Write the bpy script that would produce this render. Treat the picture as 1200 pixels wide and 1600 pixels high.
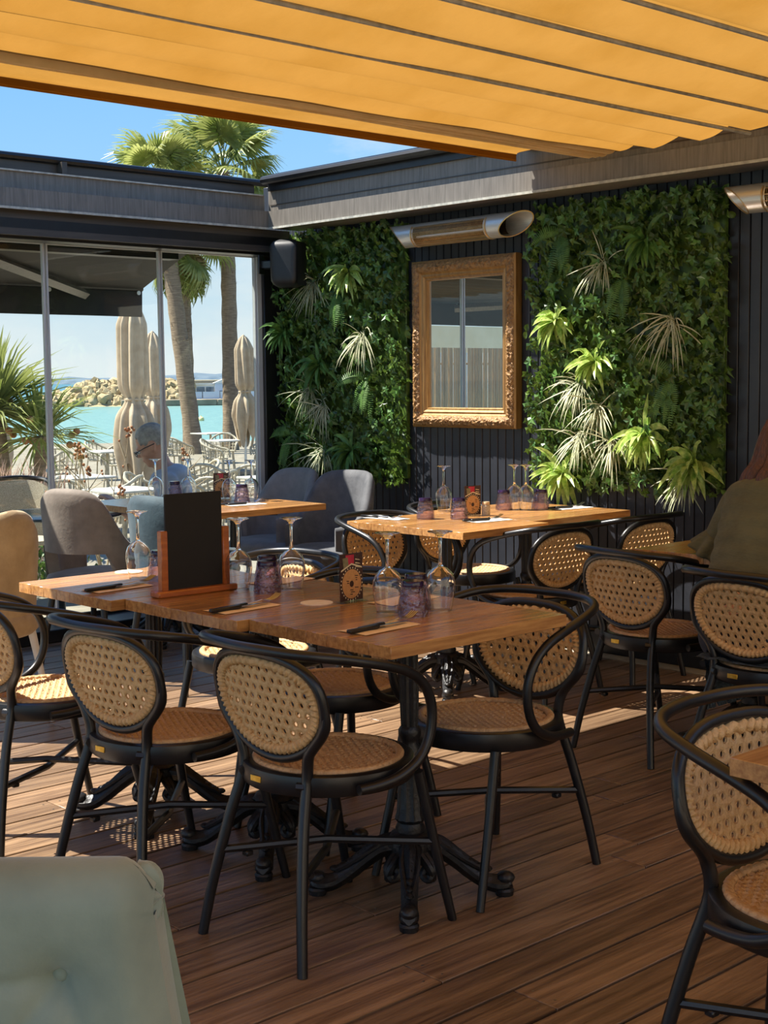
import bpy, random, math
from math import sin, cos, pi, radians as R, sqrt, atan2, hypot
from mathutils import Vector as V, Matrix, noise
random.seed(7)
for o in list(bpy.data.objects): bpy.data.objects.remove(o)
S = bpy.context.scene
COL = S.collection
# ------------------------------------------------------------------ camera
EYE = V((0, 0, 1.37))
FPX, PITCH, ROLL, YAW = 2190.97, .09374707, -.01025539, .82447025
fw = V((cos(YAW)*cos(PITCH), sin(YAW)*cos(PITCH), -sin(PITCH)))
ri = V((sin(YAW), -cos(YAW), 0)); up = ri.cross(fw)
r2 = ri*cos(ROLL)+up*sin(ROLL); u2 = up*cos(ROLL)-ri*sin(ROLL)
cam = bpy.data.cameras.new('camera'); co = bpy.data.objects.new('camera', cam); COL.objects.link(co)
co.matrix_world = Matrix(((r2.x, u2.x, -fw.x, 0), (r2.y, u2.y, -fw.y, 0), (r2.z, u2.z, -fw.z, EYE.z), (0, 0, 0, 1)))
cam.sensor_fit = 'VERTICAL'; cam.sensor_height = 36; cam.lens = FPX/1600*36
cam.clip_start = .05; cam.clip_end = 30000
S.camera = co
# ------------------------------------------------------------------ light
def lin(c):
    return tuple(((x/255)/12.92 if x/255 < .04045 else ((x/255+.055)/1.055)**2.4) for x in c)+(1,)
S.view_settings.view_transform = 'Standard'; S.view_settings.look = 'None'
S.view_settings.gamma = 1; S.view_settings.exposure = .14; S.view_settings.use_curve_mapping = False
SUN = V((.40, -.495, -1)).normalized()
sl = bpy.data.lights.new('sun', 'SUN'); sl.energy = 12.0; sl.angle = R(.55); sl.color = (1, .95, .86)
so = bpy.data.objects.new('sun', sl); COL.objects.link(so)
so.rotation_euler = SUN.to_track_quat('-Z', 'Y').to_euler(); so.location = (-4, 12, 20)
W = bpy.data.worlds.new('sky'); S.world = W; W.use_nodes = True
nt = W.node_tree; N = nt.nodes; K = nt.links; N.clear()
tc = N.new('ShaderNodeTexCoord'); sx = N.new('ShaderNodeSeparateXYZ'); K.new(tc.outputs['Generated'], sx.inputs[0])
cr = N.new('ShaderNodeValToRGB'); K.new(sx.outputs['Z'], cr.inputs[0])
e = cr.color_ramp.elements
e[0].position = 0; e[0].color = lin((226, 239, 247)); e[1].position = 1; e[1].color = lin((70, 130, 215))
for p, c in ((.06, (204, 229, 248)), (.14, (152, 204, 248)), (.22, (132, 192, 249)), (.5, (92, 158, 238))):
    q = e.new(p); q.color = lin(c)
mp = N.new('ShaderNodeMapping'); mp.inputs['Scale'].default_value = (1, 1, 2.6); mp.inputs['Location'].default_value = (2.35, 2.1, 0.2); K.new(tc.outputs['Generated'], mp.inputs[0])
nz = N.new('ShaderNodeTexNoise'); nz.inputs['Scale'].default_value = 3.6; nz.inputs['Detail'].default_value = 7; nz.inputs['Roughness'].default_value = .6; K.new(mp.outputs[0], nz.inputs[0])
c2 = N.new('ShaderNodeValToRGB'); c2.color_ramp.elements[0].position = .5; c2.color_ramp.elements[1].position = .72; K.new(nz.outputs[0], c2.inputs[0])
c2.color_ramp.elements[1].color = (.85, .85, .85, 1)
mx = N.new('ShaderNodeMixRGB'); mx.inputs[2].default_value = lin((244, 247, 250)); K.new(c2.outputs[0], mx.inputs[0]); K.new(cr.outputs[0], mx.inputs[1])
bg = N.new('ShaderNodeBackground'); bg.inputs[1].default_value = 1.0; K.new(mx.outputs[0], bg.inputs[0])
wo = N.new('ShaderNodeOutputWorld'); K.new(bg.outputs[0], wo.inputs[0])
# ------------------------------------------------------------------ materials
def nodemat(name):
    m = bpy.data.materials.new(name); m.use_nodes = True
    nt = m.node_tree; b = nt.nodes['Principled BSDF']; return m, nt, b
def mat(name, c1, c2=None, rough=.5, metal=0, scale=8, stretch=(1, 1, 1), lo=.35, hi=.65, bump=0, bscale=None, bstretch=None, rand=0, detail=4, spec=None, sheen=0, coat=0, world=False, wave=None):
    m, nt, b = nodemat(name); N = nt.nodes; K = nt.links
    tc = N.new('ShaderNodeTexCoord'); src = tc.outputs['Object']
    if world: src = N.new('ShaderNodeNewGeometry').outputs['Position']
    oi = N.new('ShaderNodeObjectInfo') if rand else None
    def mapped(st):
        mp = N.new('ShaderNodeMapping'); mp.inputs['Scale'].default_value = st; K.new(src, mp.inputs[0])
        if rand:
            ml = N.new('ShaderNodeMath'); ml.operation = 'MULTIPLY'; ml.inputs[1].default_value = 37; K.new(oi.outputs['Random'], ml.inputs[0])
            K.new(ml.outputs[0], mp.inputs['Location'])
        return mp.outputs[0]
    if c2 is None: c2 = c1
    nz = N.new('ShaderNodeTexNoise'); nz.inputs['Scale'].default_value = scale; nz.inputs['Detail'].default_value = detail; nz.inputs['Roughness'].default_value = .6
    K.new(mapped(stretch), nz.inputs['Vector'])
    cr = N.new('ShaderNodeValToRGB'); cr.color_ramp.elements[0].position = lo; cr.color_ramp.elements[1].position = hi
    cr.color_ramp.elements[0].color = lin(c1); cr.color_ramp.elements[1].color = lin(c2); K.new(nz.outputs[0], cr.inputs[0])
    out = cr.outputs[0]
    if rand:
        hs = N.new('ShaderNodeHueSaturation'); mr = N.new('ShaderNodeMapRange'); mr.inputs['To Min'].default_value = 1-rand; mr.inputs['To Max'].default_value = 1+rand
        K.new(oi.outputs['Random'], mr.inputs['Value']); K.new(mr.outputs[0], hs.inputs['Value']); K.new(out, hs.inputs['Color']); out = hs.outputs[0]
    K.new(out, b.inputs['Base Color'])
    b.inputs['Roughness'].default_value = rough; b.inputs['Metallic'].default_value = metal
    if spec is not None: b.inputs['Specular IOR Level'].default_value = spec
    if sheen: b.inputs['Sheen Weight'].default_value = sheen; b.inputs['Sheen Roughness'].default_value = .4
    if coat: b.inputs['Coat Weight'].default_value = coat; b.inputs['Coat Roughness'].default_value = .2
    if bump:
        n2 = N.new('ShaderNodeTexNoise'); n2.inputs['Scale'].default_value = bscale or scale*3; n2.inputs['Detail'].default_value = 5
        K.new(mapped(bstretch or stretch), n2.inputs['Vector'])
        bp = N.new('ShaderNodeBump'); bp.inputs['Strength'].default_value = bump; bp.inputs['Distance'].default_value = .01
        K.new(n2.outputs[0], bp.inputs['Height']); K.new(bp.outputs[0], b.inputs['Normal'])
    return m
def glassmat(name, tint, ior=1.45, rough=0, bump=0, bscale=60, edge=None):
    # thin clear walls: clear straight through, mirror-like by Fresnel
    m, nt, b = nodemat(name); N = nt.nodes; K = nt.links; N.remove(b)
    tr = N.new('ShaderNodeBsdfTransparent'); tr.inputs[0].default_value = lin(tint)
    gl = N.new('ShaderNodeBsdfGlossy'); gl.inputs['Roughness'].default_value = rough
    lf = N.new('ShaderNodeLayerWeight'); lf.inputs[0].default_value = .5; pw = N.new('ShaderNodeMath'); pw.operation = 'POWER'; pw.inputs[1].default_value = 4.5; K.new(lf.outputs['Facing'], pw.inputs[0])
    fr = N.new('ShaderNodeMath'); fr.operation = 'MULTIPLY_ADD'; r0 = ((ior-1)/(ior+1))**2; fr.inputs[1].default_value = .85-r0; fr.inputs[2].default_value = r0; K.new(pw.outputs[0], fr.inputs[0])
    mx = N.new('ShaderNodeMixShader'); K.new(fr.outputs[0], mx.inputs[0]); K.new(tr.outputs[0], mx.inputs[1]); K.new(gl.outputs[0], mx.inputs[2])
    if edge:
        lw = N.new('ShaderNodeLayerWeight'); lw.inputs[0].default_value = .35
        m2 = N.new('ShaderNodeMixRGB'); m2.inputs[1].default_value = lin(tint); m2.inputs[2].default_value = lin(edge); K.new(lw.outputs['Facing'], m2.inputs[0]); K.new(m2.outputs[0], tr.inputs[0])
    if bump:
        tc = N.new('ShaderNodeTexCoord'); n2 = N.new('ShaderNodeTexNoise'); n2.inputs['Scale'].default_value = bscale; K.new(tc.outputs['Object'], n2.inputs['Vector'])
        bp = N.new('ShaderNodeBump'); bp.inputs['Strength'].default_value = bump; bp.inputs['Distance'].default_value = .02; K.new(n2.outputs[0], bp.inputs['Height'])
        K.new(bp.outputs[0], gl.inputs['Normal']); K.new(bp.outputs[0], lf.inputs['Normal'])
    K.new(mx.outputs[0], N['Material Output'].inputs[0]); return m
def leafmat(name, c1, c2, scale=9, rough=.4, trans=.35, rand=0, world=False):
    m = mat(name, c1, c2, rough, scale=scale, rand=rand, world=world); nt = m.node_tree; N = nt.nodes; K = nt.links; b = N['Principled BSDF']
    t = N.new('ShaderNodeBsdfTranslucent'); K.new(b.inputs['Base Color'].links[0].from_socket, t.inputs[0])
    mx = N.new('ShaderNodeMixShader'); mx.inputs[0].default_value = trans; K.new(b.outputs[0], mx.inputs[1]); K.new(t.outputs[0], mx.inputs[2]); K.new(mx.outputs[0], N['Material Output'].inputs[0]); return m
M = {}
M['deck'] = mat('deck wood', (92, 70, 52), (146, 118, 90), .34, scale=5, stretch=(.5, 9, 9), bump=.25, bscale=9, bstretch=(1, 12, 12), rand=.22, detail=7)
M['subfloor'] = mat('dark subfloor', (14, 12, 11), rough=.9)
M['screw'] = mat('steel screw', (150, 145, 135), rough=.4, metal=1)
M['bounce_wall'] = mat('cream rendered facade', (206, 192, 168), (220, 206, 184), .85, scale=4, bump=.1, bscale=60)  # for the added wall that throws sunlight back as fill
M['wall'] = mat('charcoal wall paint', (34, 36, 42), (45, 47, 54), .42, scale=3, bump=.05, bscale=40, rand=.05)
M['beam'] = mat('anthracite aluminium', (100, 95, 88), (122, 116, 108), .42, scale=14, stretch=(6, 6, .4), bump=.03)
M['beamdark'] = mat('dark aluminium', (56, 52, 48), (76, 70, 64), .45, scale=6, stretch=(.3, .3, 5))
M['lip'] = mat('pale aluminium lip', (150, 150, 142), (190, 188, 176), .5, scale=30)
M['black'] = mat('black powder coat', (20, 20, 21), (27, 27, 28), .34, scale=20, bump=.03, bscale=300)
M['iron'] = mat('cast iron', (17, 17, 18), (30, 30, 31), .42, scale=30, bump=.25, bscale=90)
M['plank'] = mat('varnished table wood', (150, 102, 58), (192, 142, 84), .22, scale=5, stretch=(1.2, 14, 14), bump=.06, bscale=20, bstretch=(1, 14, 14), rand=.2, detail=7, coat=.35)
M['cane'] = mat('woven rattan', (192, 150, 96), (218, 180, 126), .5, scale=70, lo=.3, hi=.7, bump=.35, bscale=220, rand=.04)
M['canedark'] = mat('woven seat rattan', (186, 144, 98), (212, 172, 124), .5, scale=70, lo=.3, hi=.7, bump=.35, bscale=220, rand=.04)
M['brass'] = mat('brass plate', (200, 160, 60), (225, 190, 90), .35, metal=.8, scale=60)
M['ply'] = mat('black chalkboard', (11, 10, 10), (15, 14, 13), .7, scale=20)
M['holder'] = mat('reddish varnished holder', (150, 78, 30), (176, 98, 42), .3, scale=6, stretch=(2, 14, 14), coat=.3)
M['glass'] = glassmat('clear table glass', (252, 252, 251), 1.5, edge=(222, 224, 224))
M['purple'] = glassmat('purple cut glass', (242, 234, 243), 2.0, .05, .9, 70, edge=(176, 154, 188))
m, nt, b = nodemat('solid clear glass'); b.inputs['Base Color'].default_value = (1, 1, 1, 1); b.inputs['Roughness'].default_value = 0; b.inputs['IOR'].default_value = 1.5; b.inputs['Transmission Weight'].default_value = 1; M['crystal'] = m
M['purplebase'] = mat('thick dark purple glass base', (26, 20, 44), (50, 30, 64), .08, scale=40)
M['pane'] = glassmat('window pane glass', (249, 252, 250), 1.45)
M['seal'] = mat('grey aluminium edge', (196, 198, 200), rough=.35, metal=.2)
M['acrylic'] = glassmat('clear acrylic', (246, 246, 244), 1.49)
M['kraft'] = mat('kraft napkin paper', (226, 194, 150), (238, 210, 170), .8, scale=40)
M['napkin'] = mat('white napkin', (226, 222, 214), (240, 238, 232), .85, scale=30, bump=.1)
M['steel'] = mat('polished cutlery steel', (190, 190, 192), rough=.18, metal=1)
M['handle'] = mat('black cutlery handle', (14, 14, 15), (20, 20, 21), .35, scale=30)
M['coaster'] = mat('pale paper coaster', (226, 210, 184), (236, 224, 204), .8, scale=30)
M['gold'] = mat('antique gilt wood', (108, 76, 42), (174, 132, 80), .42, metal=.15, scale=55, lo=.3, hi=.7, bump=.9, bscale=95)
M['goldplain'] = mat('plain gilt moulding', (142, 104, 56), (172, 132, 76), .38, metal=.2, scale=12, stretch=(4, 4, .5))
M['mirror'] = mat('mirror silver', (235, 238, 236), rough=.0, metal=1)
M['silver'] = mat('brushed silver housing', (190, 190, 186), (206, 206, 202), .34, metal=.55, scale=20, stretch=(8, .3, 8))
M['wire'] = mat('warm metal grille', (186, 160, 118), (206, 182, 140), .35, metal=.7, scale=20)
M['copper'] = mat('dark copper reflector', (70, 56, 40), (120, 96, 62), .2, metal=.9, scale=30)
M['speaker'] = mat('black speaker plastic', (28, 28, 29), (34, 34, 35), .5, scale=40, bump=.1, bscale=500)
M['white'] = mat('white painted metal', (214, 214, 208), (226, 226, 220), .45, scale=10)
def velvet(n, a, b): return mat(n, a, b, .75, scale=9, lo=.3, hi=.7, bump=.12, bscale=60, sheen=.15, detail=7)
M['v_grey'] = velvet('taupe grey velvet', (104, 94, 84), (136, 125, 112))
M['v_beige'] = velvet('beige velvet', (160, 138, 104), (190, 168, 132))
M['v_teal'] = velvet('blue teal velvet', (30, 50, 60), (58, 82, 92))
M['v_char'] = velvet('charcoal velvet', (62, 64, 68), (98, 99, 102))
M['v_lgrey'] = velvet('pale grey velvet', (112, 112, 112), (140, 139, 137))
M['v_sage'] = mat('sage green velvet', (116, 126, 112), (134, 144, 128), .7, scale=5, bump=.06, bscale=160, sheen=.35)
M['ivy'] = leafmat('ivy leaf', (44, 78, 34), (90, 128, 62), 22, .38, .2, .5)
M['foliage'] = leafmat('small leaf cluster', (28, 56, 20), (108, 138, 54), 16, .4, .25, 0)
M['lime'] = leafmat('yellow green leaf', (120, 160, 60), (204, 218, 130), 30, .35, .35, .22)
M['fern'] = leafmat('fern frond', (66, 108, 46), (116, 156, 78), 14, .5, .3, .2)
M['airgrass'] = leafmat('pale air plant blade', (168, 174, 136), (214, 212, 178), 10, .5, .25, .1)
M['palm'] = leafmat('fan palm leaf', (112, 126, 54), (170, 174, 104), 2.2, .4, .4, .22)
M['palmdry'] = leafmat('dry palm leaf', (140, 116, 70), (180, 154, 104), 2.2, .6, .3, .15)
M['trunk'] = mat('palm bark', (112, 94, 76), (150, 130, 106), .85, scale=5, stretch=(1, 1, 9), bump=.8, bscale=9, bstretch=(1, 1, 6))
M['umb'] = mat('taupe parasol canvas', (168, 148, 122), (186, 166, 140), .8, scale=6, bump=.1, bscale=40)
M['canvasblack'] = mat('black awning canvas', (30, 29, 28), (38, 36, 34), .8, scale=8, bump=.06, bscale=80)
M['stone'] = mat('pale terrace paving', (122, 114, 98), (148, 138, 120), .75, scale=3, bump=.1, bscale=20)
M['rattanwhite'] = mat('bleached rattan', (152, 142, 120), (186, 176, 154), .6, scale=12, rand=.06)
M['wicker'] = mat('beige bistro wicker', (170, 154, 128), (214, 200, 174), .6, scale=160, bump=.6, bscale=300)
M['tablewhite'] = mat('white table top', (180, 178, 168), (194, 190, 180), .5, scale=10)
M['tabledark'] = mat('slate table top', (46, 52, 60), (62, 70, 78), .2, scale=14)
M['rock'] = mat('sand coloured boulder', (158, 136, 100), (186, 166, 128), .9, scale=.5, bump=.6, bscale=1.5, rand=.12)
M['pierwall'] = mat('beige sea wall', (150, 140, 118), (168, 158, 134), .9, scale=.2)
M['quay'] = mat('dark quay stone', (132, 120, 102), (160, 146, 126), .9, scale=.4)
M['bluewall'] = mat('pale blue cladding', (188, 204, 222), (204, 216, 230), .7, scale=.5)
M['whitewall'] = mat('white render', (226, 224, 216), (236, 234, 228), .7, scale=.5)
M['shopglass'] = mat('dark shop glazing', (84, 98, 112), (150, 160, 168), .15, scale=.9)
M['hill'] = mat('hazy distant hillside', (74, 92, 108), (100, 114, 126), .95, scale=.02, lo=.4, hi=.6, detail=9)  # bluish tone puts the distance haze into the hillside colour
M['twig'] = mat('dry stem', (140, 120, 92), (176, 156, 126), .8, scale=20)
M['dryflower'] = mat('dry brown flower', (146, 92, 58), (186, 126, 84), .8, scale=60)
M['pinkgrass'] = leafmat('dry pink grass', (178, 138, 118), (214, 182, 158), 6, .7, .3, 0)
M['skin'] = mat('skin', (206, 150, 124), (220, 166, 138), .5, scale=12)
M['tee'] = mat('grey blue T-shirt cotton', (172, 180, 196), (188, 196, 210), .85, scale=14, bump=.1, bscale=60)
M['trouser'] = mat('dark blue denim', (34, 40, 52), (46, 54, 68), .85, scale=40)
M['greyhair'] = mat('short grey hair', (150, 146, 142), (190, 186, 180), .7, scale=30, bump=.3, bscale=160)
M['olive'] = mat('olive crinkled cotton', (84, 80, 54), (98, 94, 66), .9, scale=10, bump=.35, bscale=45, bstretch=(1, 1, 3))
M['hair'] = mat('auburn brown hair', (58, 34, 24), (104, 62, 42), .45, scale=30, stretch=(6, 6, .6), bump=.5, bscale=60, bstretch=(8, 8, .5))
M['lens'] = glassmat('spectacle lens', (240, 244, 246), 1.5)
M['shoe'] = mat('dark shoe leather', (28, 26, 25), (36, 34, 32), .5, scale=20)
M['cork'] = mat('pale wooden cap', (196, 168, 130), (214, 188, 150), .6, scale=30)
M['salt'] = mat('salt and pepper grains', (150, 140, 124), (200, 192, 178), .6, scale=160)
M['printdark'] = mat('dark card print', (48, 30, 28), (78, 54, 46), .4, scale=140)
M['printred'] = mat('red card print', (176, 40, 62), (194, 54, 78), .4, scale=60)
M['printtan'] = mat('tan card print', (190, 138, 84), (206, 154, 98), .4, scale=120)
M['printink'] = mat('dark brown card ink', (58, 34, 26), rough=.4)
M['printcream'] = mat('cream card ink', (222, 206, 170), rough=.4)
M['printgreen'] = mat('dull green card print', (116, 112, 80), (140, 130, 96), .4, scale=100)
M['buoy'] = mat('pale yellow buoy', (230, 216, 150), rough=.5)
M['reed'] = mat('reed fencing', (176, 150, 118), (206, 182, 148), .85, scale=10, stretch=(20, 20, .6), rand=.16)
M['cream'] = mat('cream canvas blind', (226, 214, 180), (236, 226, 196), .7, scale=3)
M['fringe'] = mat('dark teal knitted cloth', (34, 48, 54), (72, 84, 92), .95, scale=70, bump=.8, bscale=120)
# orange awning cloth: daylight shines through it
m, nt, b = nodemat('orange awning cloth'); N = nt.nodes; K = nt.links
tcn = N.new('ShaderNodeTexCoord'); nz = N.new('ShaderNodeTexNoise'); nz.inputs['Scale'].default_value = 3; nz.inputs['Detail'].default_value = 8; K.new(tcn.outputs['Object'], nz.inputs['Vector'])
cr = N.new('ShaderNodeValToRGB'); cr.color_ramp.elements[0].position = .3; cr.color_ramp.elements[1].position = .6; cr.color_ramp.elements[0].color = lin((150, 106, 42)); cr.color_ramp.elements[1].color = lin((160, 116, 52)); K.new(nz.outputs[0], cr.inputs[0])
tl = N.new('ShaderNodeBsdfTranslucent'); df = N.new('ShaderNodeBsdfDiffuse'); K.new(cr.outputs[0], tl.inputs[0]); K.new(cr.outputs[0], df.inputs[0])
n2 = N.new('ShaderNodeTexNoise'); n2.inputs['Scale'].default_value = 14; n2.inputs['Detail'].default_value = 6; K.new(tcn.outputs['Object'], n2.inputs['Vector'])
bp = N.new('ShaderNodeBump'); bp.inputs['Strength'].default_value = .25; bp.inputs['Distance'].default_value = .02; K.new(n2.outputs[0], bp.inputs['Height']); K.new(bp.outputs[0], df.inputs['Normal']); K.new(bp.outputs[0], tl.inputs['Normal'])
mx = N.new('ShaderNodeMixShader'); mx.inputs[0].default_value = .52; K.new(df.outputs[0], mx.inputs[1]); K.new(tl.outputs[0], mx.inputs[2]); N.remove(b); K.new(mx.outputs[0], N['Material Output'].inputs[0]); M['awning'] = m
M['bunchtone'] = leafmat('bunched awning cloth in bounce light', (206, 176, 118), (220, 192, 136), 6, .8, .35)  # same orange cloth; the tan puts bounced light on the bunch into its colour
# sea: turquoise over sand near the shore, deeper blue far out
m, nt, b = nodemat('sea water'); N = nt.nodes; K = nt.links
ge = N.new('ShaderNodeNewGeometry'); vl = N.new('ShaderNodeVectorMath'); vl.operation = 'LENGTH'; K.new(ge.outputs['Position'], vl.inputs[0])
mr = N.new('ShaderNodeMapRange'); mr.inputs['From Min'].default_value = 40; mr.inputs['From Max'].default_value = 900; K.new(vl.outputs['Value'], mr.inputs['Value'])
cr = N.new('ShaderNodeValToRGB'); cr.color_ramp.elements[0].color = lin((112, 146, 138)); cr.color_ramp.elements[1].color = lin((62, 108, 122)); cr.color_ramp.elements[1].position = 1
q = cr.color_ramp.elements.new(.22); q.color = lin((106, 142, 136)); q = cr.color_ramp.elements.new(.4); q.color = lin((84, 128, 134)); K.new(mr.outputs[0], cr.inputs[0]); K.new(cr.outputs[0], b.inputs['Base Color'])
b.inputs['Roughness'].default_value = .35
mp = N.new('ShaderNodeMapping'); mp.inputs['Scale'].default_value = (1, 1, 1); K.new(ge.outputs['Position'], mp.inputs[0])
n2 = N.new('ShaderNodeTexNoise'); n2.inputs['Scale'].default_value = .8; n2.inputs['Detail'].default_value = 8; K.new(mp.outputs[0], n2.inputs['Vector'])
bp = N.new('ShaderNodeBump'); bp.inputs['Strength'].default_value = .7; bp.inputs['Distance'].default_value = .5; K.new(n2.outputs[0], bp.inputs['Height']); K.new(bp.outputs[0], b.inputs['Normal']); M['sea'] = m
# ------------------------------------------------------------------ mesh helpers
def cat(pts, n=6, closed=False):
    P = [V(p) for p in pts]; out = []; L = len(P)
    rng = L if closed else L-1
    for i in range(rng):
        if closed: a, b, c, d = P[(i-1) % L], P[i], P[(i+1) % L], P[(i+2) % L]
        else: a, b, c, d = P[max(i-1, 0)], P[i], P[i+1], P[min(i+2, L-1)]
        for k in range(n):
            t = k/n
            out.append(.5*((2*b)+(c-a)*t+(2*a-5*b+4*c-d)*t*t+(3*b-a-3*c+d)*t**3))
    if not closed: out.append(P[-1])
    return out
class MB:
    def __init__(s): s.v = []; s.f = []
    def add(s, vs, fs):
        o = len(s.v); s.v += [tuple(x) for x in vs]; s.f += [tuple(i+o for i in f) for f in fs]; return s
    def box(s, c, d, b=0, rot=None):
        x, y, z = d[0]/2, d[1]/2, d[2]/2; c = V(c)
        if not b:
            vs = [V((i*x, j*y, k*z)) for i in (-1, 1) for j in (-1, 1) for k in (-1, 1)]
            fs = [(0, 1, 3, 2), (4, 6, 7, 5), (0, 4, 5, 1), (2, 3, 7, 6), (0, 2, 6, 4), (1, 5, 7, 3)]
        else:
            vs = []; idx = {}
            for i in (-1, 1):
                for j in (-1, 1):
                    for k in (-1, 1):
                        for a, p in enumerate(((i*x, j*(y-b), k*(z-b)), (i*(x-b), j*y, k*(z-b)), (i*(x-b), j*(y-b), k*z))):
                            idx[(i, j, k, a)] = len(vs); vs.append(V(p))
            g = lambda i, j, k, a: idx[(i, j, k, a)]; fs = []
            for i in (-1, 1):
                fs.append([g(i, -1, -1, 0), g(i, 1, -1, 0), g(i, 1, 1, 0), g(i, -1, 1, 0)][::i])
                fs.append([g(-1, i, -1, 1), g(-1, i, 1, 1), g(1, i, 1, 1), g(1, i, -1, 1)][::i])
                fs.append([g(-1, -1, i, 2), g(1, -1, i, 2), g(1, 1, i, 2), g(-1, 1, i, 2)][::i])
            for i in (-1, 1):
                for j in (-1, 1):
                    fs.append([g(i, j, -1, 0), g(i, j, -1, 1), g(i, j, 1, 1), g(i, j, 1, 0)][::i*j])
                    fs.append([g(i, -1, j, 0), g(i, 1, j, 0), g(i, 1, j, 2), g(i, -1, j, 2)][::i*j])
                    fs.append([g(-1, i, j, 1), g(-1, i, j, 2), g(1, i, j, 2), g(1, i, j, 1)][::i*j])
                    for k in (-1, 1): fs.append([g(i, j, k, 0), g(i, j, k, 1), g(i, j, k, 2)][::i*j*k])
        if rot is not None: vs = [rot @ p for p in vs]
        return s.add([c+p for p in vs], fs)
    def tube(s, path, r, n=8, closed=False, cap=True, flat=1):
        P = [V(p) for p in path]; L = len(P); rr = r if callable(r) else (lambda i, a: (r[i] if isinstance(r, (list, tuple)) else r))
        T = []
        for i in range(L):
            a = P[(i-1) % L] if closed or i else P[0]; b = P[(i+1) % L] if closed or i < L-1 else P[-1]
            t = b-a; T.append(t.normalized() if t.length > 1e-9 else V((0, 0, 1)))
        ref = V((0, 0, 1)) if abs(T[0].z) < .9 else V((1, 0, 0))
        nn = (ref-T[0]*ref.dot(T[0])).normalized(); vs = []
        for i in range(L):
            nn = nn-T[i]*nn.dot(T[i])
            nn = nn.normalized() if nn.length > 1e-6 else T[i].orthogonal().normalized()
            bb = T[i].cross(nn)
            for k in range(n):
                a = 2*pi*k/n; q = rr(i, a); vs.append(P[i]+nn*(cos(a)*q)*flat+bb*(sin(a)*q))
        fs = []
        for i in range(L if closed else L-1):
            j = (i+1) % L
            for k in range(n): fs.append((i*n+k, i*n+(k+1) % n, j*n+(k+1) % n, j*n+k))
        if cap and not closed: fs += [tuple(range(n))[::-1], tuple((L-1)*n+k for k in range(n))]
        return s.add(vs, fs)
    def lathe(s, prof, n=20, c=(0, 0, 0), rad=None, capb=True, capt=True):
        vs = []; c = V(c)
        for i, (r, z) in enumerate(prof):
            for k in range(n):
                a = 2*pi*k/n; q = r*(rad(i, a) if rad else 1); vs.append(c+V((q*cos(a), q*sin(a), z)))
        fs = [(i*n+k, i*n+(k+1) % n, (i+1)*n+(k+1) % n, (i+1)*n+k) for i in range(len(prof)-1) for k in range(n)]
        if capb: fs.append(tuple(range(n))[::-1])
        if capt: fs.append(tuple((len(prof)-1)*n+k for k in range(n)))
        return s.add(vs, fs)
    def grid(s, fn, nu, nv, cu=False, cv=False):
        vs = [fn(i/nu, j/nv) for i in range(nu if cu else nu+1) for j in range(nv if cv else nv+1)]
        w = nv if cv else nv+1; h = nu if cu else nu+1
        fs = [(i*w+j, ((i+1) % h)*w+j, ((i+1) % h)*w+(j+1) % w, i*w+(j+1) % w) for i in range(nu) for j in range(nv)]
        return s.add(vs, fs)
    def ball(s, c, r, n=12, m=8, rot=None):
        c = V(c); r = (r, r, r) if not hasattr(r, '__len__') else r; vs = []
        for i in range(1, m):
            t = pi*i/m
            for k in range(n): vs.append(V((r[0]*sin(t)*cos(2*pi*k/n), r[1]*sin(t)*sin(2*pi*k/n), r[2]*cos(t))))
        vs += [V((0, 0, r[2])), V((0, 0, -r[2]))]
        fs = [(i*n+k, (i+1)*n+k, (i+1)*n+(k+1) % n, i*n+(k+1) % n) for i in range(m-2) for k in range(n)]
        a = (m-1)*n
        fs += [(a, k, (k+1) % n) for k in range(n)]+[(a+1, (m-2)*n+(k+1) % n, (m-2)*n+k) for k in range(n)]
        if rot is not None: vs = [rot @ p for p in vs]
        return s.add([c+p for p in vs], fs)
    def cap(s, a, b, ra, rb=None, n=12):     # tapered limb with round ends
        a, b = V(a), V(b); rb = ra if rb is None else rb; d = (b-a).normalized(); P = []; Q = []
        for k in range(4): t = pi/2*(1-k/4+.001); P.append(a-d*ra*sin(t)); Q.append(max(ra*cos(t), .001))
        P.append(a); Q.append(ra); P.append(b); Q.append(rb)
        for k in range(1, 5): t = pi/2*k/4*.999; P.append(b+d*rb*sin(t)); Q.append(max(rb*cos(t), .001))
        return s.tube(P, Q, n)
    def mesh(s, name, sharp=40):
        me = bpy.data.meshes.new(name); me.from_pydata(s.v, [], s.f); me.update()
        if sharp:
            me.polygons.foreach_set('use_smooth', [True]*len(me.polygons)); me.set_sharp_from_angle(angle=R(sharp))
        return me
    def build(s, name, m, parent=None, sharp=40, loc=None, rot=None):
        me = s.mesh(name, sharp); me.materials.append(m); return link(name, me, parent, loc, rot)
def link(name, me, parent=None, loc=None, rot=None):
    o = bpy.data.objects.new(name, me); COL.objects.link(o)
    if parent: o.parent = parent
    if loc is not None: o.location = loc
    if rot is not None: o.rotation_euler = rot
    return o
def tag(o, label, category, group=None, kind=None):
    if label: o['label'] = label
    if category: o['category'] = category
    if group: o['group'] = group
    if kind: o['kind'] = kind
    return o
def thing(name, label, category, loc=(0, 0, 0), rz=0, group=None):
    o = bpy.data.objects.new(name, None); COL.objects.link(o); o.empty_display_size = .1
    o.location = loc; o.rotation_euler = (0, 0, rz); return tag(o, label, category, group)
KIDS = {}
def kids(o):
    return [c for c in o.children]
def dup(o, loc=None, rz=None, label=None, group=None, parent=None):
    c = o.copy(); COL.objects.link(c)
    if parent is not None: c.parent = parent
    if loc is not None: c.location = loc
    if rz is not None: c.rotation_euler = (0, 0, rz)
    if label: c['label'] = label
    if group: c['group'] = group
    for k in kids(o): dup(k, parent=c)
    return c
def struct(o): o['kind'] = 'structure'; return o
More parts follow.
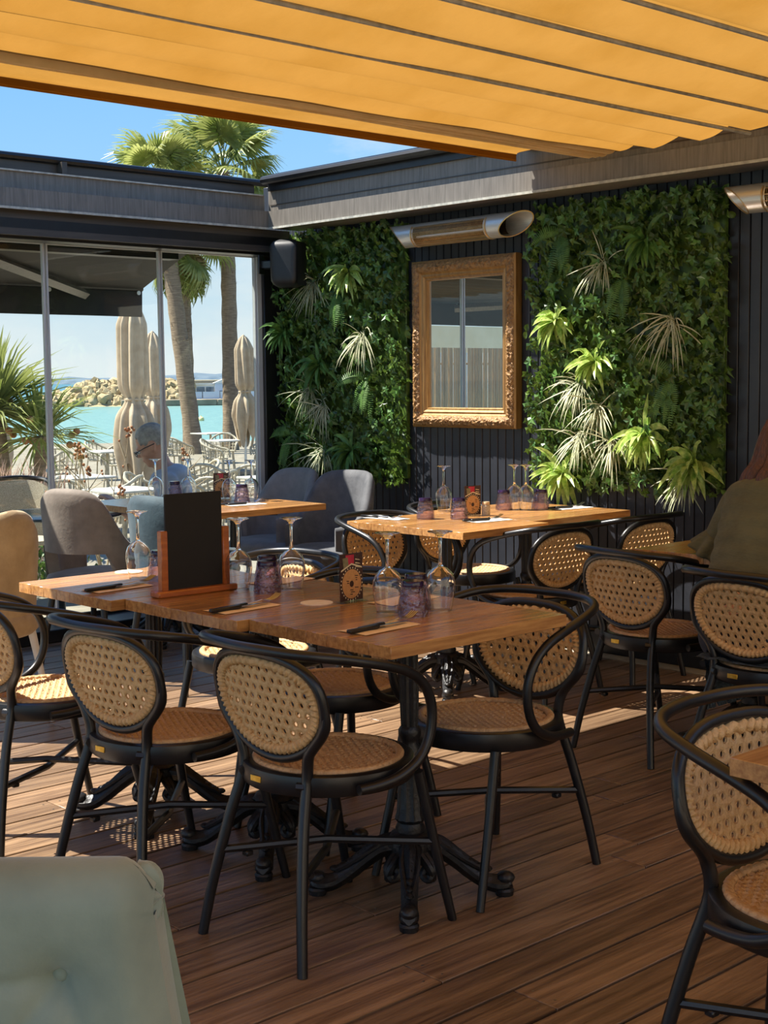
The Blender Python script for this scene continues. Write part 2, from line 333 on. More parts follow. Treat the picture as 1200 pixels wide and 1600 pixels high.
rnd = random.uniform
# ================================================================== SETTING
# deck: every board its own piece on a dark sub-floor
fl = struct(MB().box((1.3, 2.1, -.085), (8.4, 9.2, .09)).build('floor', M['subfloor']))
PB = .1358; k0 = int((2.317+2.4)/PB); y0 = 2.317-k0*PB
board_meshes = {}
scr = MB(); row = 0; rs = random.Random(3)
while True:
    ya = y0+row*PB
    if ya > 6.56: break
    x = -.75-rs.random()*1.6
    while x < 5.39:
        L = rs.choice((1.2, 1.8, 2.1, 2.4, 3.0)); a = max(x, -.75); b = min(x+L, 5.39)
        if b-a > .05:
            key = round(b-a, 2)
            if key not in board_meshes:
                me = MB().box((0, 0, -.011), (key-.003, PB-.0095, .022), .0018).mesh('deck_board'); me.materials.append(M['deck']); board_meshes[key] = me
            link('deck_board', board_meshes[key], fl, ((a+b)/2, ya+PB/2, 0))
            for ex in (a+.03, b-.03):
                for ey in (.035, .1): scr.lathe([(.0035, 0), (.0035, .0006)], 6, (ex, ya+ey, .0001), capb=False)
        x += L
    row += 1
o = scr.build('deck_screws', M['screw'], fl); o['kind'] = 'stuff'
# unseen cream wall added behind the camera to bounce sun onto the room
wb = struct(MB().box((1.3, -2.5, 1.6), (8.4, .12, 3.4)).build('bounce_wall_back', M['bounce_wall']))
MB().box((1.3, -2.42, .08), (8.4, .04, .16), .004).build('plinth', M['black'], wb)
# dark boarded wall behind the plants
wr = struct(MB().box((5.56, 2.3, 1.3), (.08, 9.4, 2.7)).build('wall_right', M['wall']))
me = MB().box((0, 0, 0), (.02, .0525, 2.44), .003).mesh('wall_board'); me.materials.append(M['wall'])
for i in range(128): link('wall_board', me, wr, (5.512, -.2+i*.0565+.028, 1.35))
st = struct(MB().box((5.435, 3.0, -.004), (.09, 8.0, .02), .003).build('bright_strip', M['stone']))  # pale strip added to stand for the bright lit band of deck
bb = struct(MB().box((5.49, 3.0, .06), (.03, 8.0, .11), .004).build('baseboard_right', M['black']))
# gutter beams under the open roof edge
b1 = struct(MB().box((2.1, 6.72, 2.315), (6.2, .24, .1)).build('trim_1', M['beam']))
MB().box((2.1, 6.75, 2.415), (6.24, .18, .1)).build('beam_fascia', M['beam'], b1)
MB().box((2.1, 6.595, 2.264), (6.2, .012, .012)).build('drip_lip', M['lip'], b1)
MB().box((2.1, 6.655, 2.462), (6.2, .02, .008)).build('drip_lip', M['lip'], b1)
MB().box((2.1, 6.78, 2.49), (6.2, .10, .08)).build('recessed_channel', M['beamdark'], b1)
MB().tube([(-1, 6.72, 2.545), (5.3, 6.72, 2.545)], .02, 8).box((2.1, 6.8, 2.545), (6.2, .16, .03)).build('roof_rail', M['black'], b1)
for x in (3.9, 1.9): MB().box((x, 6.70, 2.5), (.03, .05, .07)).build('channel_bracket', M['beamdark'], b1)
b2 = struct(MB().box((5.32, 3.0, 2.315), (.24, 7.2, .1)).build('trim_2', M['beam']))
MB().box((5.345, 3.0, 2.425), (.25, 7.24, .12)).build('beam_fascia', M['beam'], b2)
MB().box((5.195, 3.0, 2.264), (.012, 7.2, .012)).build('drip_lip', M['lip'], b2)
MB().box((5.219, 3.0, 2.40), (.006, 7.2, .006)).build('fascia_groove', M['beamdark'], b2)
MB().tube([(5.165, -.6, 2.54), (5.165, 6.6, 2.54)], .024, 8).box((5.31, 3.0, 2.545), (.29, 7.2, .03)).box((5.215, 3, 2.505), (.03, 7.2, .05)).build('roof_rail', M['black'], b2)
# header boxes over the folding glass, post, sill
h1 = struct(MB().box((2.1, 6.80, 2.20), (6.6, .30, .13)).build('trim_3', M['beamdark']))
MB().box((2.1, 6.66, 2.195), (6.6, .02, .05)).build('blind_rail', M['black'], h1)
MB().box((2.1, 6.78, 2.15), (6.6, .16, .06)).build('track', M['black'], h1)
MB().box((2.1, 6.70, 2.165), (6.6, .016, .02)).build('track_lip', M['beamdark'], h1)
p1 = struct(MB().box((5.40, 6.86, 1.12), (.17, .12, 2.24), .004).build('trim_4', M['black']))
MB().box((5.30, 6.85, 1.10), (.03, .05, 2.06)).build('jamb_seal', M['seal'], p1)
sill = struct(MB().box((2.1, 6.76, .035), (6.6, .36, .07), .006).build('trim_5', M['black']))
# frameless folding glass panes
n = 0
for xa in (.92, 1.655, 2.39, 3.125, 3.865, 4.60):
    n += 1; xb = xa+.73 if xa < 4.5 else 5.285
    w = struct(MB().box(((xa+xb)/2, 6.85, 1.095), (xb-xa-.024, .01, 2.05)).build('window_%d' % n, M['pane'], sharp=0))
    for xx in (xa, xb-.011): MB().box((xx+.0055, 6.85, 1.095), (.010, .022, 2.06)).build('edge_profile', M['seal'], w)
    MB().box(((xa+xb)/2, 6.85, .08), (xb-xa, .02, .025)).build('bottom_rail', M['black'], w)
    MB().box(((xa+xb)/2, 6.85, 2.122), (xb-xa, .02, .012)).build('top_rail', M['seal'], w)
# ------------------------------------------------------------------ folding orange awning
aw = thing('folding_awning', 'orange fabric folding awning hung in waves from thin bars overhead', 'awning', (2.0, 3, 2.45))
X0, X1 = -3.4, 3.15                       # local: world -1.4 .. 5.15
def fold(ya, yb, sag, zt=0.0, ph=0.0, pw=.6):
    m = MB()
    xs = [X0+(X1-X0)*i/46 for i in range(46)]+[X1-.11, X1-.07, X1-.045, X1-.03, X1-.02, X1-.012, X1-.006, X1-.002, X1]
    xs.sort()
    for x in xs:
        e = max(0, (x-(X1-.075))/.075); sg = sag*sqrt(max(0, 1-e*e))*(1+.07*sin(x*1.3+ph))
        for j in range(15):
            t = j/14; q = (sin(pi/2*t/.8)**.9 if t < .8 else cos(pi/2*(t-.8)/.2)**.8) if pw > .35 else sin(pi*t)**pw
            w = noise.noise(V((x*2.2, ya*9+t*2.5, ph)))*.006+noise.noise(V((x*9, t*3, ph)))*.0018
            m.v.append((x, ya+(yb-ya)*t+w*.8*(q > .1), zt-sg*q+w*(q > .15)))
    for i in range(len(xs)-1):
        for j in range(14): m.f.append((i*15+j, (i+1)*15+j, (i+1)*15+j+1, i*15+j+1))
    return m
bars = [3.334]
while bars[0] > .6: bars.insert(0, bars[0]-.315)
bars += [3.56, 3.80, 3.975]
for i in range(len(bars)-1):
    ya, yb = bars[i]-3, bars[i+1]-3
    o = fold(ya, yb, .085 if yb-ya > .28 else .088, .0, i*1.7, .42).build('fold', M['awning'], aw, sharp=60)
    if i == len(bars)-2: pass
for k in range(4):                         # gathered folds at the leading end
    o = fold(.975+k*.037, 1.012+k*.037, .095-.003*k, 0, 20+k, .3).build('fold', M['bunchtone'], aw, sharp=60)
me = MB().tube([(X0, 0, 0), (X1+.005, 0, 0)], .008, 8).mesh('bar'); me.materials.append(M['lip'])
for b in bars+[4.125]: link('bar', me, aw, (0, b-3-(.018 if b < 3.4 else 0), -.077 if b < 3.4 else -.004))
m = MB()
for i in range(61):
    x = X0+(X1-X0)*i/60
    for y, z in ((1.125, .01), (1.28, .012), (1.45, .008), (1.585, .004), (1.60, .0), (1.607, -.012), (1.607, -.03), (1.600, -.034)):
        m.v.append((x, y+.004*noise.noise(V((x*2, y, 3))), z+.008*noise.noise(V((x*1.5, y*2, 8)))*(y < 1.59)))
for i in range(60):
    for j in range(7): m.f.append((i*8+j, (i+1)*8+j, (i+1)*8+j+1, i*8+j+1))
m.build('front_flap', M['awning'], aw, sharp=60)
MB().box(((X0+X1)/2, 1.609, -.018), (X1-X0, .006, .04)).build('front_hem', M['awning'], aw)
# rails that carry the awning
for nme, xx in (('trim_6', 5.17), ('trim_7', .62)):
    struct(MB().box((xx, 2.55, 2.487), (.062, 4.1, .045), .004).build(nme, M['black'])) if nme == 'trim_6' else None
# ================================================================== BISTRO CHAIRS
def inside_poly(x, y, P):
    c = False; j = len(P)-1
    for i in range(len(P)):
        if (P[i][1] > y) != (P[j][1] > y) and x < (P[j][0]-P[i][0])*(y-P[i][1])/(P[j][1]-P[i][1])+P[i][0]: c = not c
        j = i
    return c
def egg(t, hw, hh, k=.10):
    c, q = cos(t), sin(t); n = 1.55 if q > 0 else 2        # squarer shoulders, rounder foot
    return (hw*math.copysign(abs(c)**(n/2), c)*(1+k*q), hh*math.copysign(abs(q)**(1.7/2 if q > 0 else 1), q))
def cane(fn, poly, pitch, hole):
    # hexagonal open weave: raised strands around every round hole; fn maps the flat (u, v, height) to 3-D
    m = MB(); dy = pitch*sqrt(3)/2; rr = pitch/sqrt(3); rg = random.Random(5); hts = {}
    us = [p[0] for p in poly]; vs = [p[1] for p in poly]
    j = 0; v = min(vs)
    while v < max(vs):
        u = min(us)+(pitch/2 if j % 2 else 0)
        while u < max(us):
            if inside_poly(u, v, poly):
                P = []
                for k in range(12):        # corners low, strand crowns between them high
                    a = pi/6+k*pi/6; q = rr if k % 2 == 0 else rr*cos(pi/6); x, y = u+q*cos(a), v+q*sin(a); key = (round(x, 4), round(y, 4))
                    h = hts.setdefault(key, rg.uniform(.0, .0012) if k % 2 == 0 else rg.uniform(.0030, .0050)); P.append((x, y, h))
                Q = [(u+(hole+.0026)*cos(pi/6+k*pi/6), v+(hole+.0026)*sin(pi/6+k*pi/6), .0014+.0022*((k//2) % 2)) for k in range(12)]
                H = [(u+hole*cos(pi/6+k*pi/6), v+hole*sin(pi/6+k*pi/6), -.0024) for k in range(12)]
                m.add([fn(*p) for p in P+Q+H], [(a+k, a+(k+1) % 12, a+12+(k+1) % 12, a+12+k) for a in (0, 12) for k in range(12)])
            u += pitch
        v += dy; j += 1
    return m
def back_pt(y, z, off=0):                  # leaning, slightly wrapped back plane (chair faces +X)
    return V((-.174-(z-.46)*.19+.5*y*y-off, y, z))
CZ = .601
oval = lambda hw, hh, n=48, off=0: [back_pt(egg(2*pi*i/n, hw, hh)[0], CZ+egg(2*pi*i/n, hw, hh)[1], off) for i in range(n)]
def braid(path, r, twist, m=None):
    L = len(path); return (m or MB()).tube(path, lambda i, a: r*(1+.20*sin(a+i/L*2*pi*twist)+.10*sin(2*a-i/L*2*pi*twist)), 10, True)
def make_chair():
    t = thing('bistro_chair', 'x', 'chair')
    blk = M['black']
    # seat
    m = MB(); pr = [(.186, .412), (.186, .436), (.190, .443), (.205, .445), (.214, .441), (.216, .432), (.216, .398), (.212, .393), (.190, .393), (.186, .412)]
    m.lathe(pr, 48, capb=False, capt=False); m.build('seat_frame', blk, t)
    poly = [(.172*cos(2*pi*i/40), .172*sin(2*pi*i/40)) for i in range(40)]
    cane(lambda u, v, h: V((u, v, .441+h-.006*(1-(u*u+v*v)/.03))), poly, .0205, .0058).build('seat_weave', M['canedark'], t, 70)
    braid([V((.179*cos(2*pi*i/200), .179*sin(2*pi*i/200), .442)) for i in range(420)], .0092, 60).build('seat_edge_braid', M['canedark'], t, 70)
    # back
    m = MB().tube(oval(.194, .130), .0125, 10, True); m.build('back_frame', blk, t)
    pl = [egg(2*pi*i/60, .170, .106) for i in range(60)]
    cane(lambda u, v, h: back_pt(u, CZ+v, h-.001), pl, .0285, .0066).build('back_weave', M['cane'], t, 70)
    cane(lambda u, v, h: back_pt(u, CZ+v, -h-.001), pl, .0285, .0066).build('back_weave', M['cane'], t, 70)
    n = 520; br = MB()
    braid([back_pt(egg(2*pi*i/n, .172, .108)[0], CZ+egg(2*pi*i/n, .172, .108)[1]) for i in range(n)], .0128, 60, br)
    br.build('back_edge_braid', M['cane'], t, 70)
    # arm rail
    half = [(-.283, 0, .7555), (-.276, .085, .7555), (-.252, .165, .752), (-.202, .22, .744), (-.12, .246, .727), (-.03, .254, .704), (.04, .254, .678), (.09, .252, .638), (.115, .249, .58), (.110, .247, .515), (.078, .244, .462), (.02, .238, .43), (-.04, .229, .418), (-.10, .219, .415)]
    pth = [V((x, -y, z)) for x, y, z in half[::-1]]+[V(p) for p in half[1:]]
    MB().tube(cat(pth, 5), .0128, 10).build('arm_rail', blk, t)
    # legs
    for s in (1, -1):
        pts = [(-.258, .19*s, 0), (-.238, .168*s, .14), (-.206, .139*s, .30), (-.178, .120*s, .405), (-.172, .119*s, .45), (-.176, .128*s, .492)]
        for a in (-38, -20, -4, 12):
            y, z = egg(R(a), .1985, .1335); p = back_pt(y, CZ+z, .001); pts.append((p.x, p.y*s, p.z))
        L = cat(pts, 5); nL = len(L)
        g = MB().tube(L, [.0125+.0015*min(1, i/8) if i < nL-8 else   .013-.006*(i-nL+8)/8 for i in range(nL)], 10)
        g.tube([(-.178, .118*s, .418), (-.188, .10*s, .418)], .013, 8)
        g.build('leg', blk, t)
    for s in (1, -1):
        MB().tube([(.242, .195*s, 0), (.196, .182*s, .19), (.150, .168*s, .40)], [.0115, .0128, .014], 10).build('leg', blk, t)
    for s in (1, -1):
        d = .006*s
        MB().tube([(-.222, .153*s, .215), (-.01, .0, .215+d*2), (.188, -.18*s, .215)], .0104, 8).box((-.17, .115*s, .203), (.022, .022, .014), .003).build('stretcher', blk, t)
    MB().box((-.2165, .02, .42), (.003, .038, .015), .001).build('maker_plate', M['brass'], t)
    return t
CH = make_chair(); used = []
def chair(x, y, deg, label, group='rattan bistro chairs'):
    if not used: used.append(1); CH.location = (x, y, 0); CH.rotation_euler = (0, 0, R(deg)); CH['label'] = label; CH['group'] = group; return CH
    return dup(CH, (x, y, 0), R(deg), label, group)
chair(2.223, 2.618, 1.3, 'rattan bistro chair in the foreground centre, back to the camera, nearest long wooden table end')
chair(2.794, 2.616, 181.5, 'rattan bistro chair facing the camera behind the nearest table corner, beside the iron pedestal')
chair(4.228, 3.076, -5, 'rattan bistro chair right of centre, back to camera, at the shaded right table corner')
chair(2.102, 3.138, 5.3, 'rattan bistro chair second from the left in front of the long table')
chair(2.10, 3.79, -3, 'rattan bistro chair cut by the left photo edge, sun on its seat')
chair(4.009, 2.45, -1.8, 'rattan bistro chair that the woman in olive sits on')
chair(2.231, 1.246, -93.8, 'rattan bistro chair largest at the lower right edge, tucked under a table corner')
chair(2.78, 3.235, 184, 'rattan bistro chair behind the menu card on the far side of the long table')
chair(2.93, 3.84, 180.5, 'rattan bistro chair with sunlit back rail behind the menu board')
chair(4.317, 4.534, -86.7, 'rattan bistro chair at the left end behind the sunlit back table')
chair(4.932, 4.708, -86, 'rattan bistro chair half hidden behind the sunlit back table against the dark wall')
chair(4.58, 4.03, 90, 'rattan bistro chair with glowing sunlit back pushed to the near side of the back table')
chair(5.143, 4.0, 89.4, 'rattan bistro chair farthest right at the back table, close to the dark wall')
# ================================================================== TABLES
def iron_base(parent):
    g = MB().lathe([(.036, .165), (.040, .185), (.034, .2), (.040, .21), (.035, .225), (.029, .33), (.026, .36)], 24, rad=lambda i, a: 1+(.07*cos(12*a) if 3 <= i <= 5 else 0))
    g.lathe([(.024, .36), (.030, .37), (.030, .40), (.023, .412), (.025, .425), (.030, .435), (.030, .45), (.023, .46)], 24)
    g.lathe([(.022, .46), (.0245, .53), (.0245, .60), (.022, .695)], 24, rad=lambda i, a: 1+.07*cos(12*a))
    g.lathe([(.022, .69), (.05, .70), (.055, .712)], 20)
    g.build('column', M['iron'], parent)
    c = MB().lathe([(.03, .105), (.05, .112), (.058, .13), (.055, .15), (.062, .158), (.05, .172), (.036, .176)], 28, rad=lambda i, a: 1+(.05*cos(16*a) if i in (3, 4) else 0))
    c.build('column_collar', M['iron'], parent)
    p = MB()
    for a in range(4): p.box((.11*cos(pi/4+a*pi/2), .11*sin(pi/4+a*pi/2), .709), (.22, .03, .016), .003, Matrix.Rotation(pi/4+a*pi/2, 3, 'Z'))
    p.build('top_bracket', M['iron'], parent)
    # cast foot with a scrolled toe and a leaf on its back
    f = MB(); pth = cat([(.03, 0, .14), (.075, 0, .132), (.12, 0, .10), (.165, 0, .062), (.205, 0, .036), (.245, 0, .030), (.268, 0, .036)], 4)
    rr = [.8*q for q in [.034, .036, .036, .035, .034, .032, .031, .030, .029, .028, .027, .027, .026, .026, .025, .025, .026, .027, .029, .03, .029, .028, .026, .023, .018]]
    f.tube(pth, lambda i, a: rr[min(i, len(rr)-1)]*(1+.13*cos(4*a)), 14)
    f.ball((.252, 0, .047), (.026, .024, .018), 10, 6).lathe([(.024, 0), (.026, .014), (.022, .02)], 12, (.25, 0, 0))
    for s in (-1, 1):
        f.tube(cat([(.04, .028*s, .12), (.06, .052*s, .09), (.05, .058*s, .062), (.034, .048*s, .07), (.042, .04*s, .088)], 4), .012, 8)
        f.tube(cat([(.06, .014*s, .155), (.11, .022*s, .125), (.16, .014*s, .09), (.2, .006*s, .068)], 4), .007, 6)
    for k in range(7): f.ball((.06+k*.024, 0, .158-k*.0165 if k < 5 else .079-(k-5)*.008), (.014, .011, .009), 8, 5)
    me = f.mesh('foot'); me.materials.append(M['iron'])
    for a in range(4): link('foot', me, parent, (0, 0, 0), (0, 0, pi/4+a*pi/2))
BASE = None; PLK = {}
def cafe_table(xa, xb, ya, yb, label, group=None, tilt=0, base=True, name='cafe_table'):
    t = thing(name, label, 'table', ((xa+xb)/2, (ya+yb)/2, 0), R(tilt), group)
    w, d = xb-xa, yb-ya; nP = max(5, round(d/.078)); pw = d/nP
    for i in range(nP):
        key = (round(w, 3), round(pw, 4))
        if key not in PLK:
            me = MB().box((0, 0, 0), (w, pw-.0005, .031), .0013).mesh('plank'); me.materials.append(M['plank']); PLK[key] = me
        link('plank', PLK[key], t, (rnd(-.0003, .0003), -d/2+pw*(i+.5), .7345))
    global BASE
    if base:
        if BASE is None: iron_base(t); BASE = [c for c in t.children if c.name.split('.')[0] != 'plank']
        else:
            for c in BASE: link(c.name.split('.')[0], c.data, t, None, c.rotation_euler)
    return t
cafe_table(2.20, 2.835, 2.36, 2.903, 'square wooden table at the near end of the long row, four feet in front', 'wooden tables of the long row')
cafe_table(2.163, 2.80, 2.907, 3.440, 'middle wooden table of the long row, holding the menu board and a menu card')
cafe_table(2.118, 2.755, 3.444, 3.982, 'leftmost wooden table of the long row, half in sun beside the left edge')
cafe_table(4.08, 4.612, 3.94, 4.655, 'sunlit wooden table by the dark wall, left one with card and three glasses')
cafe_table(4.616, 5.31, 4.035, 4.72, 'sunlit wooden table by the dark wall, right one reaching below the right plant panel')
cafe_table(4.11, 4.75, 2.50, 3.115, 'shaded wooden table in front of the woman, its corner left of her elbow')
cafe_table(1.936, 2.62, .60, 1.268, 'wooden table of which only a pale corner shows at the lower right edge')
cafe_table(3.84, 4.595, 5.40, 5.935, 'wooden table beyond the menu board, its sunlit right corner before the charcoal armchair')
cafe_table(3.80, 4.56, 5.940, 6.47, 'far wooden table by the glass wall with upturned glasses on it')
# ================================================================== PLANT PANELS
def star_leaf(sz, rg):
    pts = []
    for k, (a, r) in enumerate(((0, 1), (36, .40), (66, .74), (98, .36), (140, .52), (180, .22), (220, .52), (262, .36), (294, .74), (324, .40))):
        r *= rg.uniform(.9, 1.1); pts.append((sin(R(a))*r*sz*.62, -cos(R(a))*r*sz*.62, (.16*abs(sin(R(a)))-.1*r*r)*sz))
    return MB().add([(0, 0, .02*sz)]+pts, [(0, i+1, (i+1) % 10+1) for i in range(10)])
def oval_leaf(sz):
    P = [(0, 0, 0), (-.24, -.3, .08), (0, -.32, 0), (.24, -.3, .08), (-.26, -.6, .1), (0, -.62, .04), (.26, -.6, .1), (0, -1, -.06)]
    return [V(p)*sz for p in P], [(0, 1, 2), (0, 2, 3), (1, 4, 5, 2), (2, 5, 6, 3), (4, 7, 5), (5, 7, 6)]
rg = random.Random(11); IVY = []
for i in range(5):
    me = star_leaf(.082, rg).mesh('ivy_leaf', 0); me.materials.append(M['ivy']); IVY.append(me)
OUT = Matrix(((0, 0, -1), (-1, 0, 0), (0, 1, 0)))       # leaf plane: x across, y up, z out of the wall (-X)
def leaf_rot(rg, tilt=.7):
    return OUT @ (Matrix.Rotation(rg.uniform(-.9, .9), 3, 'Z') @ Matrix.Rotation(rg.uniform(-.25, tilt), 3, 'X') @ Matrix.Rotation(rg.uniform(-.6, .6), 3, 'Y'))
def blade(path, w, m, up=V((0, 0, 1)), fold=.25):
    P = [V(p) for p in path]; n = len(P)-1; vs = []
    for i, p in enumerate(P):
        t = i/n; T = (P[min(i+1, n)]-P[max(i-1, 0)]).normalized(); s = T.cross(up)
        s = s.normalized() if s.length > 1e-4 else V((0, 1, 0)); q = s.cross(T)
        ww = w*(min(1, .35+t*2.2) if t < .5 else max(.03, (1-t)**.7*1.6 if t > .61 else 1))
        vs += [p-s*ww/2+q*ww*fold, p, p+s*ww/2+q*ww*fold]
    fs = []
    for i in range(n): fs += [(3*i, 3*i+1, 3*i+4, 3*i+3), (3*i+1, 3*i+2, 3*i+5, 3*i+4)]
    return m.add(vs, fs)
def arc(o, az, el, L, droop, n=6):
    d = V((-cos(el)*1, sin(az)*sin(el), cos(az)*sin(el))); d.x = -abs(cos(el)); out = [V(o)]; p = V(o); v = d.copy()
    for i in range(n): v = (v+V((.0, 0, -droop/n))).normalized(); p = p+v*(L/n); out.append(p.copy())
    return out
def plant_panel(y0, y1, z0, z1, label, ros, air, fern, seed):
    rg = random.Random(seed); t = thing('plant_panel', label, 'green wall', (5.5, (y0+y1)/2, z0)); cy = (y0+y1)/2
    L = lambda y, z, x=5.4: V((x-5.5, y-cy, z-z0))
    MB().box((-.012, 0, (z1-z0)/2), (.024, y1-y0-.03, z1-z0-.03), .004).build('backing_mat', M['foliage'], t)
    # all the small leaves: nobody could count them
    m = MB()
    for i in range(int(2500*(y1-y0)*(z1-z0)/1.6)):
        y, z = rg.uniform(y0-.015, y1+.015), rg.uniform(z0-.02, z1+.01); x = 5.5-rg.uniform(.03, .105)
        q = leaf_rot(rg, 1.1)
        if rg.random() < .45: vs, fs = oval_leaf(rg.uniform(.04, .064)); m.add([L(y, z, x)+q @ v for v in vs], fs)
        else:
            s = star_leaf(rg.uniform(.05, .075), rg); m.add([L(y, z, x)+q @ V(v) for v in s.v], s.f)
    o = m.build('small_leaves', M['foliage'], t, 0); o['kind'] = 'stuff'
    for i in range(290):
        y, z = rg.uniform(y0, y1), rg.uniform(z0, z1)
        o = link('ivy_leaf', rg.choice(IVY), t); o.matrix_local = Matrix.Translation(L(y, z, 5.5-rg.uniform(.09, .125))) @ leaf_rot(rg).to_4x4() @ Matrix.Scale(rg.uniform(.8, 1.2), 4)
    for y, z, mt, s in ros:
        c = L(y, z, 5.40); r = MB().ball((0, 0, 0), .012, 8, 5).build('leaf_rosette', M['ivy'], t, loc=c)
        n = 25
        for k in range(n):
            az = 2*pi*k/n*2.4+rg.uniform(-.2, .2); el = R(rg.uniform(35, 95)) if k > 5 else R(rg.uniform(15, 45))
            blade(arc((0, 0, 0), az, el, rg.uniform(.11, .155)*s, 1.5), .03*s, MB(), V((-1, 0, .3))).build('rosette_leaf', M[mt], r, 0) if 0 else None
            mm = MB(); blade(arc((0, 0, 0), az, el, rg.uniform(.10, .165)*s, rg.uniform(1.1, 1.8)), .028*s, mm, V((-1, .1, .3))); mm.build('rosette_leaf', M[mt], r, 0)
    for y, z, s in air:
        m = MB(); c = L(y, z+.05, 5.405)
        for k in range(46):
            a = rg.uniform(-2.2, 2.2) if k < 12 else rg.uniform(pi-1.35, pi+1.35)
            blade(arc(c+V((0, rg.uniform(-.02, .02), rg.uniform(-.03, .02))), a, R(rg.uniform(25, 90)), rg.uniform(.09, .21)*s, rg.uniform(.3, 2.3), 5), .0062, m, V((-1, .2, .2)), .1)
        m.build('air_plant_tuft', M['airgrass'], t, 0)
    for y, z, s in fern:
        c = L(y, z+.1, 5.41); r = MB().ball((0, 0, 0), .01, 8, 5).build('hanging_fern', M['ivy'], t, loc=c)
        for k in range(7):
            a = pi+rg.uniform(-.75, .75) if k < 6 else rg.uniform(-1, 1)
            p = arc((0, 0, 0), a, R(rg.uniform(45, 80)), rg.uniform(.17, .25)*s, 1.8, 22); m = MB()
            m.tube(p, .0014, 4)
            for i in range(2, 22):
                T = (p[i]-p[i-1]).normalized(); sd = T.cross(V((-1, 0, .1))).normalized(); w = .036*s*sin(pi*min(1, .12+i/24))
                for sg in (-1, 1):
                    a0 = p[i]; e = a0+sd*sg*w+T*.006+V((.008, 0, 0)); h = T*.0028
                    m.add([a0-h, a0+h, a0*.4+e*.6+h, e, a0*.4+e*.6-h], [(0, 1, 2, 3, 4)])
            m.build('frond', M['fern'], r, 0)
    return t
plant_panel(3.625, 4.75, .845, 2.235, 'green artificial plant panel on the dark wall, the bigger one right of the mirror',
    [(4.562, 1.658, 'lime', 1.15), (4.32, 1.449, 'lime', 1.15), (4.021, 2.007, 'fern', 1.2), (4.013, 1.099, 'lime', 1.25), (4.519, .895, 'lime', 1.3), (3.742, .973, 'lime', 1.35)],
    [(4.283, 1.876, 1), (3.872, 1.588, 1.35), (4.419, 1.294, 1.15), (4.299, 1.186, 1.1), (4.418, 1.04, 1.1), (4.22, 1.017, 1.15), (3.793, .855, 1.0)],
    [(4.542, 1.98, 1), (4.167, 1.744, 1), (3.887, 1.26, 1)], 21)
plant_panel(5.705, 6.86, .80, 2.255, 'green artificial plant panel in the corner left of the mirror, behind the black loudspeaker',
    [(6.117, 1.991, 'lime', 1.15), (6.385, 1.464, 'fern', 1.25), (6.712, 1.663, 'fern', 1.2), (6.108, .961, 'fern', 1.25)],
    [(6.434, 1.899, 1.25), (6.014, 1.586, 1.3), (6.478, 1.275, 1.15), (6.362, 1.181, 1.1), (6.368, .915, 1.35)],
    [(6.222, 1.777, 1), (5.992, 1.276, 1.1), (6.669, .944, 1)], 22)
# ================================================================== MIRROR
t = thing('wall_mirror', 'tall mirror in an ornate gilt frame hanging on the dark wall between the plant panels', 'mirror', (5.5, 5.262, 1.563))
FW, FH = .38, .449
def framed(prof, name, m, parent, nseg=40, fn=None, sharp=40):
    mb = MB(); cs = [(-1, -1), (1, -1), (1, 1), (-1, 1)]
    for s in range(4):
        (ax, ay), (bx, by) = cs[s], cs[(s+1) % 4]
        def f(u, v):
            i = v*(len(prof)-1); k = int(round(i)); d, h = prof[k]
            p = V((ax*(FW-d), ay*(FH-d))); q = V((bx*(FW-d), by*(FH-d))); w = p+(q-p)*u
            if fn: h += fn(w.x, w.y, d, u)
            return V((-h, -w.x, w.y))
        mb.grid(f, nseg, len(prof)-1)
    return mb.build(name, m, parent, sharp)
framed([(0, 0), (-.004, .02), (-.004, .05), (.004, .058)], 'outer_edge', M['goldplain'], t, 2)
n = 12; orn = [(.004+.056*i/n, .058+.012*sin(pi*i/n)) for i in range(n+1)]
framed(orn, 'carved_band', M['gold'], t, 150, lambda x, y, d, u: .010*max(0, sin((x+y)*95+8*sin((x-y)*40))*sin(d*140))*sin(pi*min(1, max(0, (d-.004)/.056)))+.004*noise.noise(V((x*70, y*70, d*70))), 70)
framed([(.060, .058), (.064, .05), (.072, .046), (.080, .050), (.086, .046), (.092, .038), (.098, .040), (.102, .034), (.104, .02)], 'inner_moulding', M['goldplain'], t, 2)
MB().box((-.018, 0, 0), (.006, 2*(FW-.10), 2*(FH-.10))).build('mirror_glass', M['mirror'], t)
